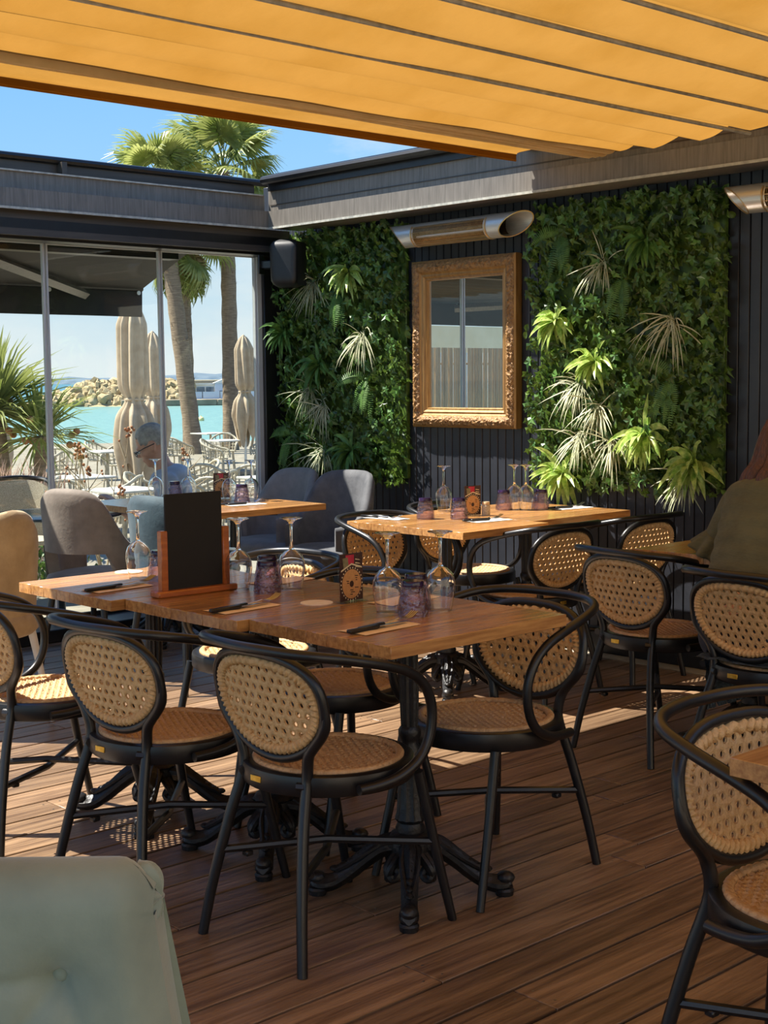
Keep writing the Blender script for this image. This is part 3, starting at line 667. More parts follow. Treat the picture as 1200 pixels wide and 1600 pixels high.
# ================================================================== HEATERS AND SPEAKER
def heater(y, z, label):
    t = thing('radiant_heater', label, 'heater', (5.33, y, z)); Rr = .062
    m = MB(); n = 28
    for r_, d in ((Rr, 0), (Rr-.004, 0)):
        pass
    def shell(u, v, r):
        a = 2*pi*v; s = 1 if u > .5 else -1
        yy = (u-.5)*.86+ (s*(.0+.078*cos(a-R(50)))*(abs(u-.5)*2)**8)
        return V((r*cos(a)*.95, yy, r*sin(a)))
    m.grid(lambda u, v: shell(u, v, Rr), 40, n, cv=True); m.grid(lambda u, v: shell(1-u, v, Rr-.004), 40, n, cv=True)
    # drop the window in the lower front of the housing
    m.f = [f for f in m.f if not (all(abs(m.v[i][1]) < .27 for i in f) and all(m.v[i][0] < .016 and m.v[i][2] < .040 for i in f))]
    m.build('housing', M['silver'], t)
    for s in (-1, 1): MB().tube([shell(.5+s*.5, i/28, Rr-.002) for i in range(28)], .0035, 6, True).build('end_rim', M['wire'], t)
    MB().grid(lambda u, v: V((.02+.03*cos(pi*(.5+v)), (u-.5)*.74, .045*sin(pi*(.5+v)))), 2, 12).build('reflector', M['copper'], t)
    m = MB()
    for k in range(62):
        yy = -.265+.53*k/61; m.tube([(Rr*.97*cos(R(a)), yy, Rr*.97*sin(R(a))) for a in range(138, 300, 16)], .0011, 4, cap=False)
    for a in (150, 176, 202, 228, 254, 280): m.tube([(Rr*cos(R(a)), -.268, Rr*sin(R(a))), (Rr*cos(R(a)), .268, Rr*sin(R(a)))], .0014, 4)
    o = m.build('grille', M['wire'], t); 
    for s in (-1, 1): MB().tube([(Rr*cos(R(a)), s*.27, Rr*sin(R(a))) for a in range(138, 300, 9)], .004, 6).build('grille_ring', M['wire'], t)
    MB().tube([(-.01, -.27, -.012), (-.01, .27, -.012)], .007, 8).build('heating_tube', M['white'], t)
    for s in (-1, 1): MB().box((.105, s*.2, .02), (.13, .03, .03), .004).build('wall_bracket', M['black'], t)
    return t
heater(5.20, 2.143, 'silver tube radiant heater with wire grille above the gilt mirror')
heater(3.06, 2.13, 'radiant heater cut off by the right photo edge, right of the bigger plant panel')
t = thing('loudspeaker', 'black loudspeaker on a bracket in front of the corner plant panel', 'speaker', (5.26, 6.50, 2.055), R(-58))
def sp(u, v):
    a = 2*pi*v; w = (abs(cos(a))**.35*(1 if cos(a) > 0 else -1)*.092, abs(sin(a))**.35*(1 if sin(a) > 0 else -1)*.092)
    zz = -.14+.28*u; e = 1-.55*abs(2*u-1)**9; k = 1-.10*(1-u)
    return V((w[0]*e*k, w[1]*e, zz))
MB().grid(sp, 24, 40, cv=True).build('cabinet', M['speaker'], t)
MB().grid(lambda u, v: V((.088+.012*sin(pi*v)*sin(pi*min(1, max(0, u))) , (v-.5)*.165, -.125+.25*u)), 12, 8).build('front_grille', M['speaker'], t)
MB().box((-.12, 0, 0), (.1, .03, .05), .006).box((-.165, 0, 0), (.012, .09, .11), .003).build('bracket', M['black'], t)
MB().lathe([(.012, 0), (.012, .012), (.006, .014)], 10, (0, .095, -.02)).build('knob', M['lip'], t)
# ================================================================== TABLEWARE
TZ = .7502
PROF = [(.0300, 0), (.0345, .022), (.0385, .045), (.0408, .064), (.0392, .084), (.0328, .101), (.0205, .1135), (.0090, .1195), (.0052, .127), (.0042, .150), (.0042, .178), (.0056, .196), (.0125, .2055), (.0250, .2105), (.0340, .2125), (.0345, .2140), (.030, .2148), (0.002, .2150)]
GW = MB().lathe(PROF[:8]+[(max(r-.0012, .0005), z-(.0015 if i > 4 else 0)) for i, (r, z) in enumerate(PROF[:8])][::-1], 36, capb=False, capt=False)
np_ = len(PROF[:8])*2; GW.f += [((np_-1)*36+k, (np_-1)*36+(k+1) % 36, (k+1) % 36, k) for k in range(36)]
GW = GW.mesh('bowl', 60); GW.materials.append(M['crystal'])
GS = MB().lathe(PROF[7:], 24).mesh('stem', 60); GS.materials.append(M['crystal'])
GR = MB().tube([(.03*cos(2*pi*i/28), .03*sin(2*pi*i/28), .0008) for i in range(28)], .0008, 6, True).mesh('rim'); GR.materials.append(M['crystal'])
def wine(x, y, label, group):
    t = thing('wine_glass', label, 'wine glass', (x, y, TZ), rnd(0, 6), group)
    link('bowl', GW, t); link('stem', GS, t); link('rim', GR, t); return t
fac = lambda i, a: 1+.035*sin(10*a+i*1.1)*(1 if 1 <= i <= 9 else 0)
TW = MB().lathe([(.0395, 0)]+[(.0398-.0105*(k/9)**1.6, .006+.0755*k/9) for k in range(10)], 60, rad=fac, capb=False, capt=False)
TW.lathe([(.036, 0), (.0285, .074)], 30, capb=False); TW = TW.mesh('cup', 25); TW.materials.append(M['purple'])
TB = MB().lathe([(.0285, .077), (.0298, .082), (.0292, .092), (.027, .095)], 30).mesh('thick_base'); TB.materials.append(M['purplebase'])
def tumbler(x, y, label, group):
    t = thing('tumbler', label, 'tumbler', (x, y, TZ), rnd(0, 6), group); link('cup', TW, t); link('thick_base', TB, t); return t
G1 = 'upturned wine glasses'; G2 = 'upturned purple tumblers'
wine(2.535, 2.73, 'upturned wine glass left of the purple tumblers on the nearest table', G1)
wine(2.655, 2.65, 'upturned wine glass right of the purple tumblers on the nearest table', G1)
tumbler(2.535, 2.632, 'upturned purple tumbler nearest the camera on the nearest table, above the fork', G2)
tumbler(2.632, 2.722, 'upturned purple tumbler half hidden between the two wine glasses on the nearest table', G2)
wine(2.505, 3.352, 'upturned wine glass just right of the menu board base', G1)
wine(2.622, 3.245, 'upturned wine glass right of the tumblers beside the menu board', G1)
tumbler(2.525, 3.240, 'upturned purple tumbler in front of its twin beside the menu board', G2)
tumbler(2.60, 3.335, 'upturned purple tumbler behind its twin beside the menu board', G2)
wine(2.433, 3.785, 'upturned wine glass left of the menu board on the half sunlit table', G1)
tumbler(2.456, 3.695, 'upturned purple tumbler touching the left edge of the menu board', G2)
wine(4.70, 4.665, 'upturned wine glass alone left of the card on the sunlit wall table', G1)
wine(4.965, 4.455, 'upturned wine glass, left one of the close pair right of the wall table card', G1)
wine(4.99, 4.405, 'upturned wine glass, right one of the close pair before the right plant panel', G1)
tumbler(4.372, 4.455, 'upturned purple tumbler leftmost on the sunlit wall table', G2)
tumbler(4.47, 4.340, 'upturned purple tumbler just left of the card on the sunlit wall table', G2)
tumbler(4.93, 4.49, 'upturned purple tumbler left of the close pair of glasses on the wall table', G2)
tumbler(5.075, 4.385, 'upturned purple tumbler right of the close pair of glasses on the wall table', G2)
wine(4.17, 6.30, 'upturned wine glass in front of the man on the far table', G1)
wine(4.29, 6.17, 'upturned wine glass right of the mullion on the far table by the glass wall', G1)
wine(4.35, 5.885, 'upturned wine glass behind the right edge of the menu board top', G1)
wine(4.435, 5.81, 'upturned wine glass rightmost on the table before the charcoal armchair', G1)
tumbler(4.24, 6.225, 'upturned purple tumbler between two glasses in front of the man', G2)
tumbler(4.345, 5.775, 'upturned purple tumbler beside the rightmost glass on the table before the charcoal armchair', G2)
wine(4.72, 2.56, 'upturned wine glass whose foot shows above the shoulder of the woman', G1)
# place settings
def napkin(x, y, rz, label, m='kraft'):
    t = MB().grid(lambda u, v: V(((u-.5)*.205, (v-.5)*.10*(1-.12*u), .0022+.0012*sin(u*9)*sin(v*5))), 10, 6); o = len(t.v)
    t.box((0, 0, .001), (.188, .080, .0016)); b = t.build('napkin', M[m], None, 40, (x, y, TZ), (0, 0, R(rz))); return tag(b, label, 'napkin', 'folded napkins')
def knife(x, y, rz, label):
    t = thing('table_knife', label, 'knife', (x, y, TZ+.0085), R(rz), 'table knives')
    MB().box((-.055, 0, 0), (.105, .017, .010), .003).build('handle', M['handle'], t)
    me = MB().add([(0, -.006, .001), (0, .006, .001), (.09, .008, .0005), (.115, .0, 0), (.09, -.009, .0005), (0, -.006, -.001), (0, .006, -.001), (.09, .008, -.0005), (.115, 0, -.0008), (.09, -.009, -.0005)], [(0, 1, 2, 3, 4), (9, 8, 7, 6, 5), (0, 4, 9, 5), (4, 3, 8, 9), (3, 2, 7, 8), (2, 1, 6, 7)])
    me.build('blade', M['steel'], t); return t
def fork(x, y, rz, label):
    t = thing('table_fork', label, 'fork', (x, y, TZ+.0085), R(rz), 'table forks')
    MB().box((-.06, 0, 0), (.10, .015, .009), .003).build('handle', M['handle'], t)
    m = MB().tube(cat([(-.01, 0, 0), (.03, 0, .002), (.05, 0, .004)], 4), .0032, 8, flat=.5)
    m.grid(lambda u, v: V((.048+.025*u, (v-.5)*(.012+.012*u), .004-.004*u)), 3, 3)
    for k in range(4): m.tube(cat([(.072, -.009+.006*k, .0005), (.095, -.0095+.0063*k, .003), (.12, -.0095+.0063*k, .014)], 4), .0017, 6)
    m.build('tines', M['steel'], t); return t
for i, (x, y, a, w) in enumerate(((2.352, 2.56, 3, 'nearest table'), (2.30, 3.06, 3, 'middle table before the menu board'), (2.265, 3.64, 3, 'half sunlit table at the left'))):
    napkin(x, y, a, 'kraft paper napkin under black cutlery on the '+w)
    knife(x-.015, y-.008, a+1, 'black handled knife on a kraft napkin on the '+w)
    fork(x+.03, y+.012, a+6, 'black handled fork with shiny tines on the '+w)
napkin(2.70, 2.84, 5, 'kraft paper napkin at the far side of the nearest table')
napkin(2.70, 3.39, 5, 'kraft paper napkin behind the glasses on the middle table')
for x, y, a, w in ((4.27, 4.60, -84, 'left end of the sunlit wall table'), (4.50, 4.19, -8, 'near edge of the sunlit wall table'), (5.20, 4.30, -10, 'right end of the sunlit wall tables'), (4.28, 5.66, -10, 'table behind the menu board')):
    napkin(x, y, a, 'white napkin with cutlery at the '+w, 'napkin')
    knife(x+.01, y, a, 'black handled knife on the white napkin at the '+w)
    fork(x-.02, y+.022, a+3, 'fork on the white napkin at the '+w)
for x, y, l in ((2.489, 3.93, 'pale round coaster at the far left edge of the half sunlit table'), (2.50, 2.985, 'pale round coaster beside the menu card on the long table')):
    tag(MB().lathe([(.046, 0), (.046, .002)], 32).build('coaster', M['coaster'], None, 40, (x, y, TZ)), l, 'coaster', 'paper coasters')
# menu board
t = thing('menu_board', 'blank black menu board standing in a reddish wooden holder on the long table', 'menu board', (2.368, 3.385, TZ), R(-2))
MB().box((0, 0, .0095), (.275, .052, .019), .004).build('base', M['holder'], t)
for s in (-1, 1): MB().box((s*.107, 0, .105), (.022, .024, .175), .002).build('side_post', M['holder'], t)
MB().box((0, 0, .158), (.196, .007, .28), .001).build('board', M['ply'], t)
# drink cards in clear stands
def card(x, y, rz, label):
    t = thing('drink_card', label, 'menu card', (x, y, TZ), R(rz), 'drink cards in clear stands'); w, h = .088, .137
    MB().box((0, .004, h/2), (w+.004, .004, h), .0006).box((0, 0, .0018), (w+.004, .042, .0036), .0006).build('clear_stand', M['acrylic'], t, 0)
    def flat(nm, poly, d, m): MB().add([(p[0], -.0002-d, p[1]) for p in poly], [tuple(range(len(poly)))]).build(nm, M[m], t, 0)
    MB().box((0, .0007, h/2+.003), (w, .0008, h-.004)).build('card_print', M['printdark'], t, 0)
    cz = .052
    flat('red_panel', [(-.022, .134), (.010, .134), (.010, .108), (-.005, .104), (-.020, .108)], .0002, 'printred')
    flat('green_panel', [(-.034, .126), (-.014, .128), (-.010, .100), (-.030, .094)], .0004, 'printgreen')
    m = MB()
    for k in range(26):
        a = 2*pi*k/26; x0, z0 = .0405*cos(a), cz+.0455*sin(a); m.add([(x0-.0017, -.0007, z0-.0021), (x0+.0017, -.0007, z0-.0021), (x0+.0017, -.0007, z0+.0021), (x0-.0017, -.0007, z0+.0021)], [(0, 1, 2, 3)])
    for s in (-1, 1):
        for k in range(6):
            z0 = .122-.0052*k
            if s > 0: m.add([(.015, -.0007, z0-k*.0), (.015+.020*rnd(.6, 1), -.0007, z0-.003), (.034, -.0007, z0-.0058), (.015, -.0007, z0-.0028)], [(0, 1, 2, 3)]) if k % 2 == 0 else None
    m.add([(-.04, -.0007, .088), (0, -.0007, .106), (.04, -.0007, .094), (.04, -.0007, .098), (0, -.0007, .1105), (-.04, -.0007, .0925)], [(0, 1, 4, 5), (1, 2, 3, 4)])
    m.build('cream_marks', M['printcream'], t, 0)
    flat('round_label', [(.0365*cos(2*pi*k/32), cz+.0415*sin(2*pi*k/32)) for k in range(32)], .0006, 'printtan')
    m = MB()
    m.add([(.008*cos(2*pi*k/16), -.001, cz+.009*sin(2*pi*k/16)) for k in range(16)], [tuple(range(16))])
    for x0, z0, w0 in ((-.020, .060, .010), (-.018, .054, .008), (.012, .073, .013), (.014, .067, .008), (.015, .061, .007), (-.006, .034, .012), (-.004, .028, .016), (-.006, .022, .010), (.012, .040, .014)):
        m.add([(x0, -.001, z0), (x0+w0, -.001, z0-.001), (x0+w0, -.001, z0+.0016), (x0, -.001, z0+.0024)], [(0, 1, 2, 3)])
    m.build('dark_marks', M['printink'], t, 0)
    return t
card(2.578, 2.925, 2, 'drink card with a round tan label in a clear stand on the long table')
card(4.615, 4.395, -14, 'drink card in a clear stand on the sunlit wall table')
card(4.42, 6.05, -25, 'drink card showing above the top of the menu board')
t = thing('pepper_mill', 'small pepper mill with ringed glass body and pale wooden cap on the wall table', 'pepper mill', (4.665, 4.36, TZ))
MB().lathe([(.019, 0)]+[(.0185+.0012*(k % 2), .003+.0042*k) for k in range(11)]+[(.017, .05)], 20).build('ringed_body', M['salt'], t)
MB().lathe([(.0175, .051), (.0178, .062), (.0165, .064)], 20).build('cap', M['cork'], t)
# ================================================================== VELVET CHAIRS
def velvet_chair(x, y, deg, m, label, back=.86, arm=.63, wing=.9, slot=False, leg='black', rx=.225, ry=.235):
    t = thing('velvet_armchair', label, 'armchair', (x, y, 0), R(deg)); PM = R(128)
    def top(a): q = min(1, abs(a)/PM); s = 1/(1+math.exp((q-.52*wing)*13)); return arm+(back-arm)*s-.05*max(0, q-.8)*5*.2
    def bot(a): return (.585 if abs(a) < R(48) else .585-.19*min(1, (abs(a)-R(48))/R(26))) if slot else .40
    sec = [(0, 0), (0, .25), (0, .5), (0, .75), (0, .93), (.25, 1.0), (.5, 1.018), (.75, 1.0), (1, .93), (1, .75), (1, .5), (1, .25), (1, 0)]
    def f(u, v):
        a = -PM+2*PM*u; k = int(round(v*len(sec))) % len(sec); th, h = sec[k]; b, tp = bot(a), top(a); z = b+(tp-b)*h
        e = 1 if abs(u-.5) < .48 else .6; fl = 1+.30*(z-.42)*(1 if abs(a) < 1.6 else .6)
        d = .058*th*e
        return V((-(rx*fl-d)*cos(a), -(ry*fl-d)*sin(a), z))
    mm = MB().grid(f, 64, len(sec), cv=True); w = len(sec)
    mm.f += [tuple(range(w)), tuple(64*w+k for k in range(w))[::-1]]
    mm.build('back_shell', M[m], t, 60)
    MB().lathe([(.10, .37), (.235, .372), (.255, .39), (.258, .44), (.245, .465), (.20, .478), (.05, .484)], 40, (.02, 0, 0)).build('seat_cushion', M[m], t, 60)
    for i in (-1, 1):
        for j in (-1, 1): MB().tube([(i*.2, j*.2, 0), (i*.15, j*.15, .38)], [.010, .017], 10).build('leg', M[leg], t)
    return t
velvet_chair(3.50, 5.80, 20, 'v_grey', 'taupe velvet armchair with open slot under its back, back to camera at the left', .885, .60, .86, True)
velvet_chair(2.57, 5.19, 104, 'v_beige', 'beige velvet chair cut by the left edge behind the half sunlit table', .875, .56, .72, False, 'white')
velvet_chair(3.62, 5.24, 8, 'v_teal', 'teal blue velvet armchair directly behind the menu board', .87, .63, .9)
velvet_chair(4.92, 5.77, 186, 'v_char', 'charcoal velvet armchair with a sunlit strip facing the far table', .87, .60, 1.05)
velvet_chair(4.98, 6.31, 180, 'v_lgrey', 'pale grey velvet armchair in the corner behind the charcoal one', .86, .62, 1.0)
# sage green buttoned chair right in front of the camera
t = thing('sage_armchair', 'sage green buttoned velvet chair cut off at the lower left corner', 'armchair', (.665, 1.478, 0), R(47.2+180))
def sg(u, v):
    # u climbs the front face and rolls over the top, v runs across; pulled in at the buttons
    zz = .36+.43*min(1, u/.7); k = (zz-.36)/.47; hw = .322-.078*k-.010*sin(pi*min(1, u/.7)); y = (v-.5)*2*hw; e = max(0, abs(v-.5)*2-.84)/.16
    if u <= .7: x, z = .05-.05*e**2.2-.02*(1-u/.7), zz-.02*e**2*(u/.7)**4
    else:
        a = pi*(u-.7)/.3; x, z = -.001+.051*(1-.45*e**2)*cos(a)-.022*e**2.2*(cos(a) > 0), .79-.02*e**2+.046*(1-.35*e**2)*sin(a)
    for by, bz in BT: x -= .024*math.exp(-((y-by)**2+(z-bz)**2)/.0010)*(u <= .7)
    for (ay, az), (by, bz) in CR:
        d = V((by-ay, bz-az)); q = max(0, min(1, ((y-ay)*d.x+(z-az)*d.y)/d.length_squared)); dd = (y-ay-q*d.x)**2+(z-az-q*d.y)**2
        x -= .007*math.exp(-dd/.00008)*(u <= .7)
    return V((x, y, z))
BT = [(.146, .708), (-.052, .708), (.047, .575), (-.16, .575)]
CR = [((.146, .708), (.047, .575)), ((-.052, .708), (.047, .575)), ((.146, .708), (-.052, .708)), ((-.052, .708), (-.16, .575)), ((.047, .575), (-.16, .575)), ((.146, .708), (.2, .60))]
m = MB().grid(sg, 90, 60); m.grid(lambda u, v: V((-.052-.02*(1-u), (.5-v)*2*(.322-.078*u*.915), .36+.43*u)), 6, 8)
for s_ in (0, 1): m.grid(lambda u, v: V((sg(u*.7, s_).x*(1-v)+(-.052-.02*(1-u))*v, sg(u*.7, s_).y, sg(u*.7, s_).z)), 30, 2)
m.build('back_cushion', M['v_sage'], t, 75)
for s_ in (-1, 1):
    m = MB()
    def ear(u, v):
        a = 2*pi*v; q = sin(pi/2*u); pl = 1+.08*sin(6*a)*(1-u)**.5*u*3
        return V((-.034+.036*q*pl*cos(a), s_*(.254-.026*u*u+.004*sin(6*a)*u*(1-u)*4), .780+.042*q*pl*sin(a)))
    m.grid(ear, 10, 64, cv=True); m.build('pleated_end', M['v_sage'], t, 75)
for by, bz in BT:
    MB().ball((sg((bz-.36)/.43*.7, by/(2*(.322-.078*(bz-.36)/.47))+.5).x+.006, by, bz), (.007, .0105, .0105), 16, 10).build('button', M['v_sage'], t)
MB().box((.22, 0, .385), (.5, .56, .13), .04).build('seat_cushion', M['v_sage'], t)
for i in (0, 1):
    for j in (-1, 1): MB().tube([(-.02+i*.44, j*.24, 0), (-.01+i*.42, j*.22, .33)], [.014, .022], 10).build('leg', M['black'], t)
# ================================================================== PEOPLE
def remesh(o, vox, it=3):
    r = o.modifiers.new('remesh', 'REMESH'); r.mode = 'VOXEL'; r.voxel_size = vox; r.use_smooth_shade = True
    s = o.modifiers.new('smooth', 'SMOOTH'); s.iterations = it; s.factor = .5
def hand(m, wr, d, side, palm):
    # palm and five separate, bent fingers; d = pointing direction, palm = palm normal
    wr, d, n = V(wr), V(d).normalized(), V(palm).normalized(); w = d.cross(n).normalized()*side
    for k in range(4): m.cap(wr+w*(k-1.5)*.012, wr+d*.082+w*(k-1.5)*.019, .015, .0115, 8)
    for k, L in enumerate((.068, .078, .073, .056)):
        a = wr+d*.085+w*(k-1.5)*.0205; b = a+(d*.9+n*.25).normalized()*L*.5; c = b+(d*.6+n*.8).normalized()*L*.5
        m.cap(a, b, .0098, .009, 8); m.cap(b, c, .009, .0078, 8)
    a = wr+d*.022-w*.03; b = a+(d*.6-w*.75+n*.2).normalized()*.042; c = b+(d*.85-w*.2+n*.35).normalized()*.034
    m.cap(wr+d*.015-w*.012, a, .015, .0125, 8); m.cap(a, b, .0125, .0105, 8); m.cap(b, c, .0105, .0085, 8)
def head(m, c, rot, k=1):
    P = lambda *p: V(c)+rot @ (V(p)*k)
    for p, r in (((-.012, 0, .045), (.098, .078, .088)), ((.02, 0, .0), (.078, .068, .095)), ((.045, 0, -.062), (.048, .050, .048)), ((.068, 0, -.088), (.026, .028, .024)), ((.083, 0, .028), (.018, .055, .014)), ((.103, 0, -.012), (.018, .014, .014)), ((.092, 0, .008), (.014, .010, .026)), ((.091, 0, -.048), (.012, .024, .007)), ((.090, 0, -.061), (.012, .020, .007)), ((.06, .042, -.02), (.026, .022, .026)), ((.06, -.042, -.02), (.026, .022, .026))):
        m.ball(P(*p), [q*k for q in r], 16, 12, rot)
    for s in (-1, 1):
        m.ball(P(-.008, s*.079, -.002), (.021*k, .010*k, .034*k), 12, 8, rot @ Matrix.Rotation(-.25, 3, 'Y'))
        m.ball(P(-.002, s*.074, -.024), (.010*k, .010*k, .012*k), 8, 6, rot)
    return P
def seated(name, label, loc, rz, hs, lean, headrot, hands, shirt, trous, hair, specs, elbows, wide=1, sleeve=.6):
    t = thing(name, label, 'person', loc, rz)
    hip = V((.03, 0, hs+.09)); ch = hip+V((sin(lean)*.40, 0, cos(lean)*.40)); nk = hip+V((sin(lean)*.53+.01, 0, cos(lean)*.53)); hd = nk+V((sin(lean)*.10+.045, 0, .145))
    b = MB(); P = head(b, hd, headrot, 1.04)
    b.cap(nk-V((.01, 0, .04)), hd+V((-.02, 0, -.03)), .062, .056, 14)
    sh = {}
    for s in (-1, 1):
        sh[s] = nk+V((-.02, s*.185, -.075)); el = V(elbows[s]); hn = V(hands[s])
        b.cap(sh[s], el, .050, .040, 12); d = (hn-el).normalized(); b.cap(el, hn-d*.01, .040, .027, 12); hand(b, hn, d, s, (0, 0, -1))
        b.cap(hip+V((0, s*.09, -.01)), V((.46, s*.12, hs+.04)), .085, .06, 12); b.cap(V((.46, s*.12, hs+.04)), V((.44, s*.12, .09)), .056, .038, 12)
    b.ball(hip+V((0, 0, .02)), (.13, .165, .12), 16, 10); b.ball(ch, (.115, .165, .17), 16, 12, Matrix.Rotation(lean, 3, 'Y')); b.cap(hip+V((0, 0, .05)), ch, .125, .12, 16)
    o = b.build('body', M['skin'], t, 60); remesh(o, .0085, 4)
    c = MB()
    for k in range(9):
        q = k/8; p = hip.lerp(ch, q*1.12)+V((.0, 0, .02)); c.ball(p, (.140-.008*abs(q-.5), (.178+.012*q)*wide, .085), 20, 10, Matrix.Rotation(lean, 3, 'Y'))
    c.cap(sh[-1]+V((0, .03, -.005)), sh[1]+V((0, -.03, -.005)), .073, .073, 14); c.ball(nk+V((-.02, 0, -.05)), (.085, .10, .05), 16, 10)
    for s in (-1, 1):
        el = V(elbows[s]); c.cap(sh[s], sh[s].lerp(el, sleeve), .066, .062, 14)
    o = c.build('shirt', M[shirt], t, 60); remesh(o, .011, 5)
    c = MB()
    for s in (-1, 1):
        c.cap(hip+V((0, s*.09, -.01)), V((.46, s*.12, hs+.045)), .1, .075, 14); c.cap(V((.46, s*.12, hs+.045)), V((.445, s*.12, .11)), .072, .055, 14)
    c.ball(hip, (.145, .185, .11), 16, 10); o = c.build('trousers', M[trous], t, 60); remesh(o, .014, 4)
    for s in (-1, 1):
        c = MB().cap((.42, s*.12, .045), (.60, s*.13, .038), .042, .036, 12).box((.51, s*.125, .012), (.25, .085, .022), .008); o = c.build('shoe', M['shoe'], t)
    for s in (-1, 1): MB().ball(P(.083, s*.031, .008), .0135, 12, 8).build('eye', M['white'], t); MB().ball(P(.0945, s*.031, .007), .0062, 10, 6).build('pupil', M['handle'], t)
    if hair == 'short':
        c = MB().ball(P(-.016, 0, .052), (.106, .085, .094), 24, 16, headrot)
        q = MB(); inv = headrot.transposed(); keep = []
        for f in c.f:
            p = inv @ (sum((V(c.v[i]) for i in f), V())/len(f)-V(hd))
            if p.x < .052+.25*(p.z-.06) and p.z > -.028+.5*max(0, p.x+.02): keep.append(f)
        c.f = keep; o = c.build('hair', M['greyhair'], t, 60); s = o.modifiers.new('thick', 'SOLIDIFY'); s.thickness = .006
    if specs:
        c = MB()
        for s in (-1, 1):
            c.tube([P(.112, s*.034+.024*cos(2*pi*k/20), .006+.018*sin(2*pi*k/20)) for k in range(20)], .0022, 6, True)
            c.tube([P(.110, s*.058, .012), P(.04, s*.084, .012), P(-.03, s*.088, .004)], .003, 6)
        c.tube([P(.112, -.01, .01), P(.116, 0, .013), P(.112, .01, .01)], .002, 6)
        o = c.build('spectacles', M['handle'], t)
        for s in (-1, 1): MB().add([P(.112, s*.034+.023*cos(2*pi*k/20), .006+.017*sin(2*pi*k/20)) for k in range(20)], [tuple(range(20))]).build('lens', M['lens'], o)
    return t, P, nk, hd, sh
EZ = -.2      # terrace outside lies lower than the deck
FM = R(146)
seated('person', 'grey haired man in spectacles and blue grey T-shirt reading behind the glass wall', (5.24, 7.47, EZ), FM, .42, R(16), Matrix.Rotation(R(-8), 3, 'Z') @ Matrix.Rotation(R(30), 3, 'Y'), {1: (.50, .07, .80), -1: (.50, -.07, .80)}, 'tee', 'trouser', 'short', True, {1: (.27, .24, .62), -1: (.27, -.24, .62)}, 1, .62)
wt, P, nk, hd, sh = seated('person', 'woman with auburn hair in an olive shirt at the right edge, back to camera', (3.95, 2.53, 0), 0, .43, R(24), Matrix.Rotation(R(-18), 3, 'Z') @ Matrix.Rotation(R(14), 3, 'Y'), {1: (.45, .10, .80), -1: (.45, -.10, .80)}, 'olive', 'trouser', 'long', False, {1: (.23, .285, .74), -1: (.23, -.285, .74)}, 1.14, .75)
# long wavy hair: a cap of locks falling over the shoulders
c = MB().ball(P(-.02, 0, .045), (.112, .092, .108), 24, 16)
rg = random.Random(4)
for k in range(64):
    a = rg.uniform(.55, 2*pi-.55); p0 = P(.02+.06*cos(a), .075*sin(a), .10+rg.uniform(-.02, .03)); p1 = P(-.01+.118*cos(a), .098*sin(a), .02+rg.uniform(-.02, .02)); p2 = P(-.02+.125*cos(a), .112*sin(a), -.10)
    w = rg.uniform(.014, .024); pts = [p0, p1, p2]
    for j in range(1, 4): pts.append(P(-.035+.13*cos(a)+.012*sin(j*2+k), .122*sin(a)+.012*cos(j*1.7+k), -.10-.055*j))
    c.tube(cat(pts, 4), [w*(.5+.5*min(1, i/6))*(1 if i < 17 else .75) for i in range(21)], 7)
c.build('hair', M['hair'], wt, 70)
m = MB()      # ruffle at the end of the left sleeve
A, B = sh[1], V((.23, .285, .74)); ax = (B-A).normalized(); q1 = ax.orthogonal().normalized(); q2 = ax.cross(q1)
m.grid(lambda u, v: A+(B-A)*(.62+.34*v)+(q1*cos(2*pi*u)+q2*sin(2*pi*u))*(.060+.030*v*(1+.4*sin(9*2*pi*u))), 90, 8, cu=True)
o = m.build('sleeve_ruffle', M['olive'], wt, 70); q = o.modifiers.new('thick', 'SOLIDIFY'); q.thickness = .004
# knitted wrap hanging under the woman over the chair seat
m = MB(); rg = random.Random(9)
m.grid(lambda u, v: V((-.2+.36*u, -.19+.40*v, .462+.012*noise.noise(V((u*9, v*9, 1))))), 12, 12)
m.grid(lambda u, v: V((-.12+.34*v, .205+.015*noise.noise(V((v*14, u*6, 2))), .47-.15*u)), 10, 20)
for k in range(40): m.tube(cat([(-.12+.34*k/39, .21, .33), (-.12+.34*k/39+rg.uniform(-.01, .01), .215, .30), (-.12+.34*k/39+rg.uniform(-.015, .015), .21, .27)], 3), .006, 5)
tag(m.build('knitted_wrap', M['fringe'], None, 70, (4.0, 2.43, 0)), 'dark teal knitted wrap hanging over the seat under the woman', 'wrap')
# ================================================================== OUTSIDE
AZ = R(56.5); ex = V((cos(AZ), sin(AZ), 0)); ey = V((-sin(AZ), cos(AZ), 0))
G = -.62; SEA = -1.9
def quad(pts, name, m): return MB().add(pts, [(0, 1, 2, 3)]).build(name, M[m], None, 0)
struct(MB().box((3, 9.2, EZ-.1), (22, 4.5, .2), .01).build('terrace', M['stone']))
m = MB(); c = ex*27+V((0, 0, G-.2)); m.box(c, (41, 90, .4), .02, Matrix.Rotation(AZ, 3, 'Z')); struct(m.build('lower_terrace', M['stone']))
struct(quad([(-9000, -2000, SEA), (16000, -2000, SEA), (16000, 20000, SEA), (-9000, 20000, SEA)], 'sea', 'sea'))
